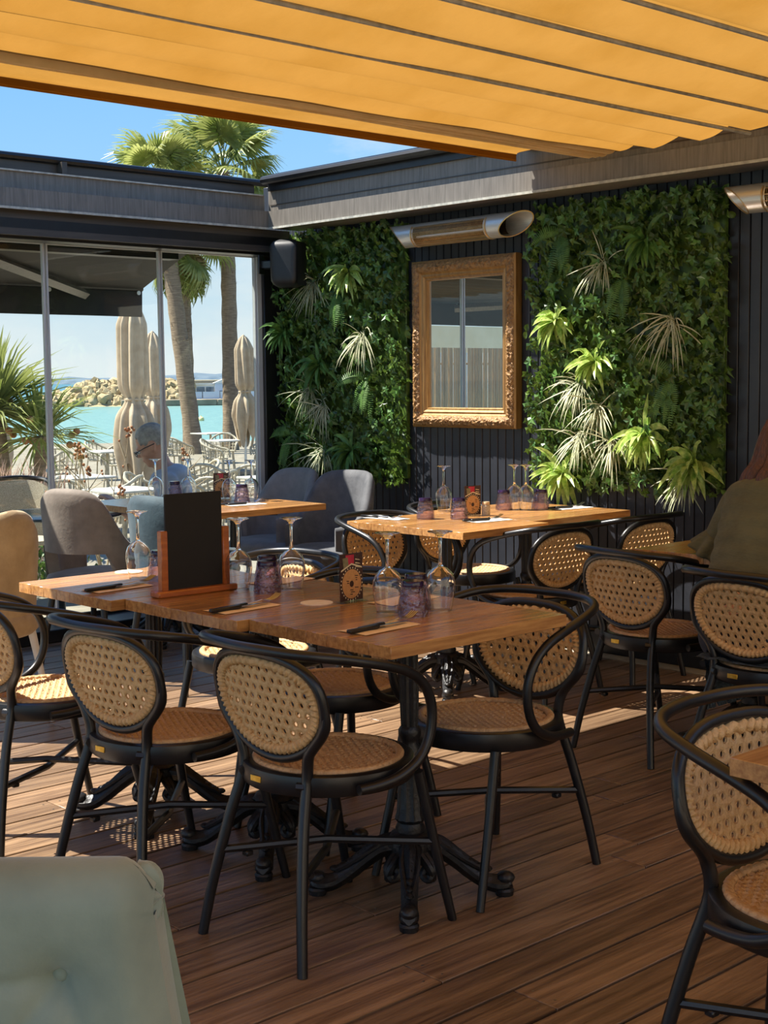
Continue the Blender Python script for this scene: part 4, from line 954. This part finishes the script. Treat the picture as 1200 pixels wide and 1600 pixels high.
# far shore
m = MB(); n = 220
for i in range(n+1):
    a = R(20)+R(85)*i/n; x, y = 5200*cos(a), 5200*sin(a); hh = 22+34*max(0, noise.noise(V((a*9, 0, 0))))+10*noise.noise(V((a*60, 3, 0)))+6*noise.noise(V((a*240, 5, 0)))+26*max(0, 1-abs(a-R(48))/R(9))
    m.v += [(x, y, SEA-3), (x*1.02, y*1.02, hh*.7), (x*1.1, y*1.1, max(6, hh))]
for i in range(n): m.f += [(3*i, 3*i+3, 3*i+4, 3*i+1), (3*i+1, 3*i+4, 3*i+5, 3*i+2)]
struct(m.build('far_shore', M['hill'], None, 60))
# breakwater of boulders
bw = thing('breakwater', 'breakwater of sand coloured boulders across the turquoise water', 'breakwater', (112, 167, SEA))
rg = random.Random(8); RK = []
for k in range(6):
    b = MB().ball((0, 0, 0), 1, 9, 7); b.v = [V(p)*(1+.55*noise.noise(V(p)*1.1+V((k*7, 0, 0)))) for p in b.v]; me = b.mesh('boulder', 22); me.materials.append(M['rock']); RK.append(me)
w = V((ey.x, ey.y, 0)); mm = MB()
def crest(s): return 3.3*min(1, max(.12, (19-s)/9)) if s > 0 else 3.3
mm.grid(lambda u, v: V((w*(-5+25*u))+ex*(9*(v-.3))+V((0, 0, (crest(-5+25*u)-1.3)*min(1, v*2.2)-.5))), 40, 6); mm.build('rubble_core', M['rock'], bw, 0)
for i in range(300):
    s = rg.uniform(-4, 19.5); q = rg.random(); h = crest(s)
    o = link('boulder', rg.choice(RK), bw, w*s+ex*(q*3.6-1)+V((0, 0, h*q**.8-.15)), (rg.random()*6, rg.random()*6, rg.random()*6)); k = rg.uniform(.5, 1.0)*(1 if h > 1 else .6); o.scale = (k*1.25, k, k*.8)
# pier with sea wall, quay, kiosk
def at(x, y, z, name, label, cat_, rz=0): return thing(name, label, cat_, (x, y, z), rz)
PZ = R(56.5)+pi/2
t = at(121, 165.5, SEA, 'pier', 'stone pier with a beige sea wall behind the white kiosks', 'pier', PZ)
MB().box((-4, -6, 1.9), (36, 1.5, 3.4), .1).build('sea_wall', M['pierwall'], t); MB().box((-4, 1, .45), (36, 12, .9), .1).build('quay', M['quay'], t)
for k in range(9): MB().box((-19+k*3.6, 7.05, .45), (3.45, .25, .8), .06).build('quay_stone', M['quay'], t)
t = at(121.6, 166.2, SEA+.1, 'kiosk', 'white and pale blue gabled kiosk on the far pier', 'building', PZ)
MB().box((-1.2, 0, 1.55), (4.2, 4, 3.1)).build('wall', M['bluewall'], t); MB().add([(-3.5, 2.1, 3.0), (1.1, 2.1, 3.0), (-1.2, 2.1, 3.95), (-3.5, -2.1, 3.0), (1.1, -2.1, 3.0), (-1.2, -2.1, 3.95)], [(0, 1, 2), (5, 4, 3), (0, 2, 5, 3), (2, 1, 4, 5)]).build('gable_roof', M['whitewall'], t, 0)
MB().box((-1.2, 2.12, 3.05), (1.6, .06, .4)).build('sign_panel', M['shopglass'], t); MB().box((3.0, -.3, 1.4), (4.2, 3.4, 2.8)).build('side_wing', M['whitewall'], t); MB().box((3.0, -.3, 2.9), (4.6, 3.8, .2)).build('flat_roof', M['whitewall'], t)
for k in range(3): MB().box((1.6+k*1.3, 1.45, 1.7), (1.1, .08, 1.5)).build('window', M['shopglass'], t)
MB().box((-1.8, 2.05, 1.3), (1.0, .08, 1.2)).build('window', M['whitewall'], t); MB().box((-.4, 2.05, 1.4), (1.3, .06, 1.0)).build('window', M['shopglass'], t)
t = at(122.2, 163.2, SEA+.9, 'quay_screen', 'pale blue low screen along the far pier edge', 'screen', PZ)
for k in range(7): MB().box((-8.5+k*2.45, 3.4, .5), (2.3, .1, 1.0)).build('panel', M['bluewall'], t)
t = thing('person', 'tiny dark clad figure standing far off on the pier before the kiosk', 'person', (119.6, 161.9, SEA+.9))
b = MB().cap((0, .1, .05), (0, .1, .85), .09, .11, 8).cap((0, -.1, .05), (0, -.1, .85), .09, .11, 8).cap((0, 0, .9), (0, 0, 1.4), .19, .2, 10).ball((0, 0, 1.65), .13, 10, 8).cap((0, .24, 1.4), (0, .28, .85), .07, .05, 8).cap((0, -.24, 1.4), (0, -.28, .85), .07, .05, 8).cap((0, 0, 1.4), (0, 0, 1.6), .07, .07, 8)
b.build('body', M['trouser'], t)
tag(MB().ball((0, 0, .1), .27, 14, 10).lathe([(.05, .34), (.04, .45)], 8).build('buoy', M['buoy'], None, 40, (69.6, 98.0, SEA)), 'pale yellow buoy floating between the two palm trunks', 'buoy')
# black shop canopy above the terrace
t = thing('shop_canopy', 'black canvas canopy with hanging valance seen through the glass at the left', 'canopy', (0, 8.92, 2.06))
XR = 5.83; cn = MB()
for k in range(4):
    def f(u, v, k=k):
        x = -7+(XR-.87*v+7)*(k+u)/4; return V((x, -1.88*v, .10*v-.02*sin(pi*u)*sin(pi*v)))
    cn.grid(f, 8, 6)
cn.build('canopy_cloth', M['canvasblack'], t, 0)
MB().grid(lambda u, v: V((-7+(XR+7)*u, .012*sin(u*70)*v, -.205*v)), 140, 4).build('valance', M['canvasblack'], t, 0)
MB().tube([(-7, 0, 0), (XR, 0, 0)], .018, 8).build('front_bar', M['black'], t)
me = MB().lathe([(.016, 0), (.016, .006)], 12).mesh('eyelet'); me.materials.append(M['white'])
for x in (5.79, 5.05, 3.42, 1.8, .2): link('eyelet', me, t, (x, -.012, -.03), (R(90), 0, 0))
MB().tube([(5.3, -.08, -.06), (3.5, -1.75, .06)], .035, 4).build('folding_arm', M['beam'], t)
MB().tube([(1.9, -.08, -.06), (.1, -1.75, .06)], .035, 4).build('folding_arm', M['beam'], t)
MB().box((-1.2, -1.92, .09), (12, .10, .12)).build('canopy_cassette', M['black'], t)
# reed fence and cream blind that the mirror shows
t = thing('reed_fence', 'reed fence beside the terrace seen only in the mirror', 'fence', (-.55, 11.3, EZ))
me = MB().tube([(0, 0, 0), (.004, 0, .95), (0, 0, 1.93)], .017, 6).mesh('reed'); me.materials.append(M['reed'])
for k in range(96): link('reed', me, t, (-1.75+.0385*k, .006*sin(k*2.1), 0), (0, R(rnd(-.5, .5)), 0))
for z in (.25, 1.0, 1.75): MB().tube([(-1.8, .03, z), (1.95, .03, z)], .012, 6).build('rail', M['trunk'], t)
t = thing('cream_blind', 'cream canvas blind behind the reed fence seen only in the mirror', 'blind', (-1.2, 13.6, EZ))
MB().box((0, 0, 2.12), (6, .03, .36)).build('blind_cloth', M['cream'], t)
for s in (-1, 1): MB().box((s*2.95, 0, 1.1), (.08, .08, 2.2)).build('post', M['white'], t)
MB().box((0, .8, 1.5), (6, .05, 1.2)).build('back_panel', M['bluewall'], t)
# parasols, tied shut
def parasol(x, y, top, base, label, k=1.0, ph=0):
    t = thing('closed_parasol', label, 'parasol', (x, y, G), 0, 'closed taupe parasols'); T = top-G; b0 = T-base*k
    def f(u, v):
        a = 2*pi*v+ph; z = T-base*k*u; tie = .57
        r = .05+.125*min(1, u/.13)**.7+.02*u if u < tie else .195
        r = r-.085*math.exp(-((u-tie)/.055)**2)+(.05*min(1, (u-tie)/.2)-.10*max(0, u-.82)/.18 if u > tie else 0)
        p = 1+(.20+.22*max(0, u-tie))*sin(8*a+1.5*sin(3*u+ph))+.10*sin(3*a+ph+2*u)
        zz = z+(.22*k*sin(4*a+ph)-.05)*max(0, u-.72)/.28
        return V((r*p*k*cos(a), r*p*k*sin(a), zz))
    MB().grid(f, 40, 96, cv=True).build('folded_canopy', M['umb'], t, 60)
    MB().lathe([(.05, T-.03), (.045, T+.01), (.015, T+.04)], 14).build('top_cap', M['umb'], t)
    MB().tube([(0, 0, 0), (0, 0, T)], .028, 10).build('pole', M['white'], t)
    q = MB().tube([(.115*k*cos(2*pi*i/24), .115*k*sin(2*pi*i/24), T-base*k*.56) for i in range(24)], .02, 6, True); q.build('tie_strap', M['umb'], t)
    MB().box((0, 0, .04), (.6, .6, .08), .01).build('base_slab', M['quay'], t)
parasol(11.1, 17.25, 2.52, 2.36, 'closed taupe parasol, the biggest one left of the second glass mullion', 1.05, .3)
parasol(15.22, 22.98, 2.32, 2.2, 'closed taupe parasol half hidden just behind the biggest one', 1, 1.2)
parasol(18.34, 24.21, 2.33, 2.1, 'closed taupe parasol by itself in the right glass pane', 1, 2.2)
parasol(10.98, 21.35, 2.18, 2.3, 'closed taupe parasol cut by the left photo edge', 1, .9)
# palms
def frond_mesh(seed, R_=.85, pet=.95, dry=False):
    rg = random.Random(seed); m = MB(); m.tube(cat([(0, 0, 0), (pet*.5, 0, .05), (pet, 0, -.04)], 5), [.02-.001*i for i in range(11)], 5)
    n = 30
    for k in range(n):
        a = R(-118+236*k/(n-1)); L = R_*(1-.25*abs(a)/R(118))*rg.uniform(.85, 1.05); d = V((cos(a), sin(a), 0)); s = V((-sin(a), cos(a), 0)); wv = .052
        o = V((pet, 0, -.04)); P = [o, o+d*L*.45+V((0, 0, -.04)), o+d*L*.8+V((0, 0, -.13-.05*rg.random())), o+d*L+V((0, 0, -.26-.25*rg.random()))]; W_ = (.006, wv, wv*.55, .004); vs = []
        for p, q in zip(P, W_): vs += [p-s*q+V((0, 0, q*.35)), p, p+s*q+V((0, 0, q*.35))]
        m.add(vs, [f for i in range(3) for f in ((3*i, 3*i+1, 3*i+4, 3*i+3), (3*i+1, 3*i+2, 3*i+5, 3*i+4))])
    me = m.mesh('frond', 0); me.materials.append(M['palmdry' if dry else 'palm']); return me
FR = [frond_mesh(i) for i in range(4)]; FD = [frond_mesh(9, .8, .7, True)]
def palm(base, mid, top, label, n=24, rad=.19, k=1.0, skirt=6, seed=1, low=-50):
    rg = random.Random(seed); b = V(base); t = thing('fan_palm', label, 'palm tree', base); pts = cat([V((0, 0, -.3)), V(mid)-b, V(top)-b], 14); L = len(pts)
    MB().tube(pts, lambda i, a: rad*(1.18-.25*i/L)*(1+.06*(i % 2)+.05*sin(5*a+i*2)), 14).build('trunk', M['trunk'], t, 60)
    m = MB()
    for i in range(70):
        q = rg.randrange(L//3, L); a = rg.random()*6.3; p = pts[q]; m.add([p+V((rad*cos(a), rad*sin(a), 0)), p+V((rad*cos(a+.3), rad*sin(a+.3), .0)), p+V((rad*1.35*cos(a+.15), rad*1.35*sin(a+.15), .16))], [(0, 1, 2)])
    o = m.build('bark_stubs', M['trunk'], t, 0); o['kind'] = 'stuff'
    for i in range(n+skirt):
        if i < n: el = R(low+(85-low)*((i+.5)/n)**.85); me = rg.choice(FR)
        else: el = R(rg.uniform(-85, -62)); me = FD[0] if i % 2 else rg.choice(FR)
        o = link('frond', me, t); az = i*2.399+rg.uniform(-.2, .2)
        o.matrix_local = Matrix.Translation(pts[-1]) @ (Matrix.Rotation(az, 3, 'Z') @ Matrix.Rotation(-el, 3, 'Y') @ Matrix.Rotation(rg.uniform(-.5, .5), 3, 'X')).to_4x4() @ Matrix.Scale(k*rg.uniform(.85, 1.1), 4)
    return t
palm((22.66, 32.16, G), (22.5, 32.93, 4.34), (22.47, 33.33, 6.75), 'fan palm with the leaning trunk, its crown low at the left above the beam', 22, .20, 1.0, 3, 1, -30)
palm((24.58, 33.14, G), (24.87, 33.49, 4.47), (24.97, 33.8, 7.45), 'tall fan palm with upright trunk, its crown standing in the sky opening', 28, .20, 1.22, 2, 2, -42)
palm((23.12, 33.1, G), (23.25, 33.4, 2.77), (23.36, 33.64, 5.5), 'shorter fan palm behind the leaning trunk, hanging fronds under the glass head rail', 20, .17, 1.05, 22, 3, -70)
# rattan terrace chairs and tables
def make_rchair():
    t = thing('rattan_terrace_chair', 'x', 'chair')
    hoop = cat([(.24, .27, .42), (.2, .30, .58), (.0, .31, .63), (-.2, .25, .72), (-.28, .10, .80), (-.28, -.10, .80), (-.2, -.25, .72), (.0, -.31, .63), (.2, -.30, .58), (.24, -.27, .42)], 5)
    MB().tube(hoop, .022, 8).build('back_hoop', M['rattanwhite'], t)
    seat = [V((.25*cos(a)*.98, .25*sin(a), .42)) for a in [2*pi*i/24 for i in range(24)]]
    MB().tube(seat, .018, 8, True).lathe([(.235, .415), (.2, .425), (0.01, .42)], 24, capb=False, capt=False).build('seat', M['rattanwhite'], t)
    for i in range(4, len(hoop)-3, 3):
        p = hoop[i]; q = V((p.x*.82, p.y*.82, .42)); MB().tube([q, p], .013, 6).build('spoke', M['rattanwhite'], t)
    for z in (.5, .57): MB().tube([V((h.x*(.86+.1*(z-.42)/.2), h.y*(.86+.1*(z-.42)/.2), z)) for h in hoop[3:-3]], .009, 6).build('rib', M['rattanwhite'], t)
    for i in (-1, 1):
        for j in (-1, 1): MB().tube([(i*.24, j*.24, 0), (i*.19, j*.2, .42)], .016, 6).build('leg', M['rattanwhite'], t)
    return t
RC = None
ROWS = (('bleached rattan chairs of the near row', 'bleached rattan chair of the near row outside, seen behind the man and the stems', ((11.05, 15.3, 120), (11.85, 15.75, 200), (12.1, 14.75, 250), (10.4, 14.3, 30), (10.2, 15.6, 310), (8.6, 14.9, 250), (9.6, 15.35, 130), (8.1, 13.6, 30), (9.3, 13.6, 80), (12.3, 17.4, 160), (13.1, 15.3, 60), (9.0, 12.9, 20), (7.55, 13.0, 200), (12.0, 16.7, 30), (8.8, 16.0, 140))),
    ('bleached rattan chairs of the middle rows', 'bleached rattan chair of the middle rows, between the left glass mullion and the biggest parasol', ((13.2, 23.0, 40), (14.6, 23.3, 220), (16.7, 25.6, 130), (15.3, 25.1, 300), (12.4, 22.0, 120), (14.0, 21.6, 250))),
    ('bleached rattan chairs by the water', 'bleached rattan chair at the water edge in the right glass pane, near the palm trunks', ((19.0, 25.9, 230), (17.3, 25.3, 20), (18.7, 23.9, 200), (17.1, 23.6, 310), (19.8, 23.2, 120), (21.4, 27.2, 30), (18.6, 27.4, 330))))
for RG, RL, spots in ROWS:
    for x, y, a in spots:
        if RC is None: RC = make_rchair(); RC.location = (x, y, G); RC.rotation_euler = (0, 0, R(a)); RC['label'] = RL; RC['group'] = RG
        else: dup(RC, (x, y, G), R(a), RL, RG)
def rtable(x, y, r=.36, lab='white topped terrace table among the rattan chairs by the water'):
    t = thing('terrace_table', lab, 'table', (x, y, G), 0, 'white terrace tables')
    MB().box((0, 0, .73), (r*2, r*2, .03), .006).build('tabletop', M['tablewhite'], t); MB().lathe([(.24, 0), (.23, .02), (.03, .04), (.028, .71), (.1, .715)], 16).build('pedestal', M['rattanwhite'], t)
for x, y, l in ((17.95, 24.5, 'white topped table in the right glass pane between the palm trunk and the lone parasol'), (20.2, 25.0, 'white topped table behind the lone parasol at the water edge'), (11.45, 14.5, 'white topped table between near rattan chairs right of the man'), (8.95, 14.2, 'white topped table low beside the first glass mullion'), (13.85, 22.5, 'white topped table farther out, just right of the first glass mullion'), (16.0, 24.4, 'white topped table behind the foot of the biggest parasol'), (20.3, 28.2, 'white topped table at the water edge left of the leaning palm'), (9.8, 16.6, 'white topped table behind the stems left of the biggest parasol')): rtable(x, y, .36, l)
# near terrace: dark round table, bottle, bistro chair
t = thing('round_terrace_table', 'round dark topped table outside the glass at the left', 'table', (4.50, 7.93, EZ))
MB().lathe([(.40, .725), (.415, .735), (.415, .748), (.40, .752)], 48).build('tabletop', M['tabledark'], t); MB().lathe([(.26, 0), (.25, .02), (.04, .05), (.03, .70), (.12, .725)], 20).build('pedestal', M['iron'], t)
BZ = EZ+.7525
t = thing('water_bottle', 'ribbed clear water bottle on the round dark table', 'bottle', (4.57, 8.14, BZ))
MB().lathe([(.036, 0)]+[(.0385-.004*(k % 2), .012+.011*k) for k in range(13)]+[(.037, .17), (.03, .2), (.015, .225), (.0145, .25)], 20).build('body', M['acrylic'], t, 30); MB().lathe([(.017, .246), (.017, .266)], 14).build('cap', M['bluewall'], t)
t = thing('small_tumbler', 'small clear tumbler on the round dark table near the man', 'tumbler', (4.62, 7.66, BZ)); MB().lathe([(.028, 0), (.034, .085)], 20, capt=False).build('cup', M['acrylic'], t); MB().lathe([(.026, .004), (.027, .012)], 20).build('thick_base', M['acrylic'], t)
t = thing('wicker_bistro_chair', 'beige wicker bistro chair behind the round dark table at the left edge', 'chair', (4.92, 9.15, EZ), R(250))
MB().grid(lambda u, v: V((-.24+.10*abs(2*u-1)**2-.10*v, (u-.5)*.50*(1-.1*v), .44+.42*v-.06*v*(2*u-1)**4)), 24, 12).build('woven_back', M['wicker'], t)
MB().tube(cat([(-.14, -.26, .44), (-.22, -.25, .8), (-.33, -.14, .87), (-.34, .14, .87), (-.22, .25, .8), (-.14, .26, .44)], 6), .017, 8).build('back_frame', M['black'], t); MB().lathe([(.2, .42), (.225, .43), (.225, .455), (.2, .46)], 28).build('seat', M['wicker'], t)
for s in (-1, 1): MB().tube(cat([(-.3, .25*s, .72), (0, .29*s, .68), (.2, .26*s, .6), (.19, .23*s, .46)], 5), .014, 8).build('arm', M['black'], t)
for i in (-1, 1):
    for j in (-1, 1): MB().tube([(i*.22, j*.21, 0), (i*.17, j*.17, .43)], .013, 8).build('leg', M['black'], t)
# planting beside the terrace
rg = random.Random(31)
def yucca(x, y, z, k, n, label):
    t = thing('spiky_palm_shrub', label, 'shrub', (x, y, G)); zz = z-G; MB().tube([(0, 0, 0), (.06, .03, zz*.6), (0, 0, zz)], [.12, .1, .08], 10).build('trunk', M['trunk'], t); m = MB()
    for i in range(n):
        a = i*2.399; el = R(rg.uniform(-25, 80)); d = V((cos(a)*cos(el), sin(a)*cos(el), sin(el))); L = rg.uniform(.5, .8)*k; o = V((0, 0, zz))+d*.05
        blade([o, o+d*L*.35, o+d*L*.7+V((0, 0, -.03)), o+d*L+V((0, 0, -.12*k))], .03*k, m, V((.1, .2, 1)))
    o = m.build('leaves', M['palm'], t, 0); o['kind'] = 'stuff'
    c = MB()
    for i in range(8): a = i*1.9; c.ball((.35*k*cos(a), .35*k*sin(a), zz+.1*sin(i*3)), .035, 8, 6)
    o = c.build('flower_heads', M['dryflower'], t)
yucca(6.2, 12.0, 1.12, 1.15, 260, 'spiky green palm shrub beyond the first glass pane at the left'); yucca(6.55, 11.8, .88, .95, 150, 'lower spiky palm shrub crossing behind the first glass mullion')
def twigs(x, y, n, h, label, seed):
    rg = random.Random(seed); t = thing('dry_stem_plant', label, 'plant', (x, y, EZ)); m = MB(); c = MB()
    for i in range(n):
        a = rg.random()*6.3; L = h*rg.uniform(.6, 1); p = [V((0, 0, 0))]; d = V((cos(a)*.16, sin(a)*.16, 1)).normalized()
        for j in range(6): p.append(p[-1]+(d+V((rg.uniform(-.12, .12), rg.uniform(-.12, .12), 0)))*L/6)
        m.tube(p, [.007-.0008*j for j in range(7)], 5)
        for j in (3, 4, 5):
            e = p[j]+V((rg.uniform(-.16, .16), rg.uniform(-.16, .16), .14)); m.tube([p[j], e], [.004, .002], 4)
            if rg.random() < .6: c.ball(e, .010, 6, 5)
        if i % 2 == 0:
            for q in range(9): c.ball(p[-1]+V((rg.uniform(-.03, .03), rg.uniform(-.03, .03), rg.uniform(-.05, .03))), .013, 6, 4)
    m.build('stems', M['twig'], t); o = c.build('dry_flowers', M['dryflower'], t); o['kind'] = 'stuff'
twigs(5.15, 8.85, 6, 1.15, 'dry stems with brown seed heads just right of the first glass mullion', 1)
twigs(5.55, 9.1, 7, 1.25, 'dry forked stems with few leaves before the boulder breakwater', 2)
twigs(5.95, 8.75, 7, 1.12, 'dry stems with orange brown flowers in front of the biggest parasol', 3)
t = thing('grass_clump', 'clump of dry pink grasses outside at the far left edge', 'plant', (5.32, 10.5, EZ)); m = MB(); rg = random.Random(6)
for i in range(420):
    o = V((rg.gauss(.05, .2), rg.gauss(0, .25), 0)); a = rg.random()*6.3; h = rg.uniform(.5, 1.0); dx = V((cos(a), sin(a), 0))*rg.uniform(.05, .25); blade([o, o+dx*.3+V((0, 0, h*.5)), o+dx*.7+V((0, 0, h*.85)), o+dx*1.2+V((0, 0, h))], .012, m, dx+V((.1, .1, .2)))
o = m.build('blades', M['pinkgrass'], t, 0); o['kind'] = 'stuff'
t = thing('low_shrub', 'low green shrub below the pink grasses at the left edge', 'shrub', (5.15, 9.75, EZ)); m = MB()
for i in range(900):
    p = V((rg.gauss(0, .28), rg.gauss(0, .22), abs(rg.gauss(.2, .16)))); vs, fs = oval_leaf(.06); q = Matrix.Rotation(rg.random()*6, 3, 'Z') @ Matrix.Rotation(rg.random()*2, 3, 'X'); m.add([p+q @ v for v in vs], fs)
o = m.build('leaves', M['foliage'], t, 0); o['kind'] = 'stuff'
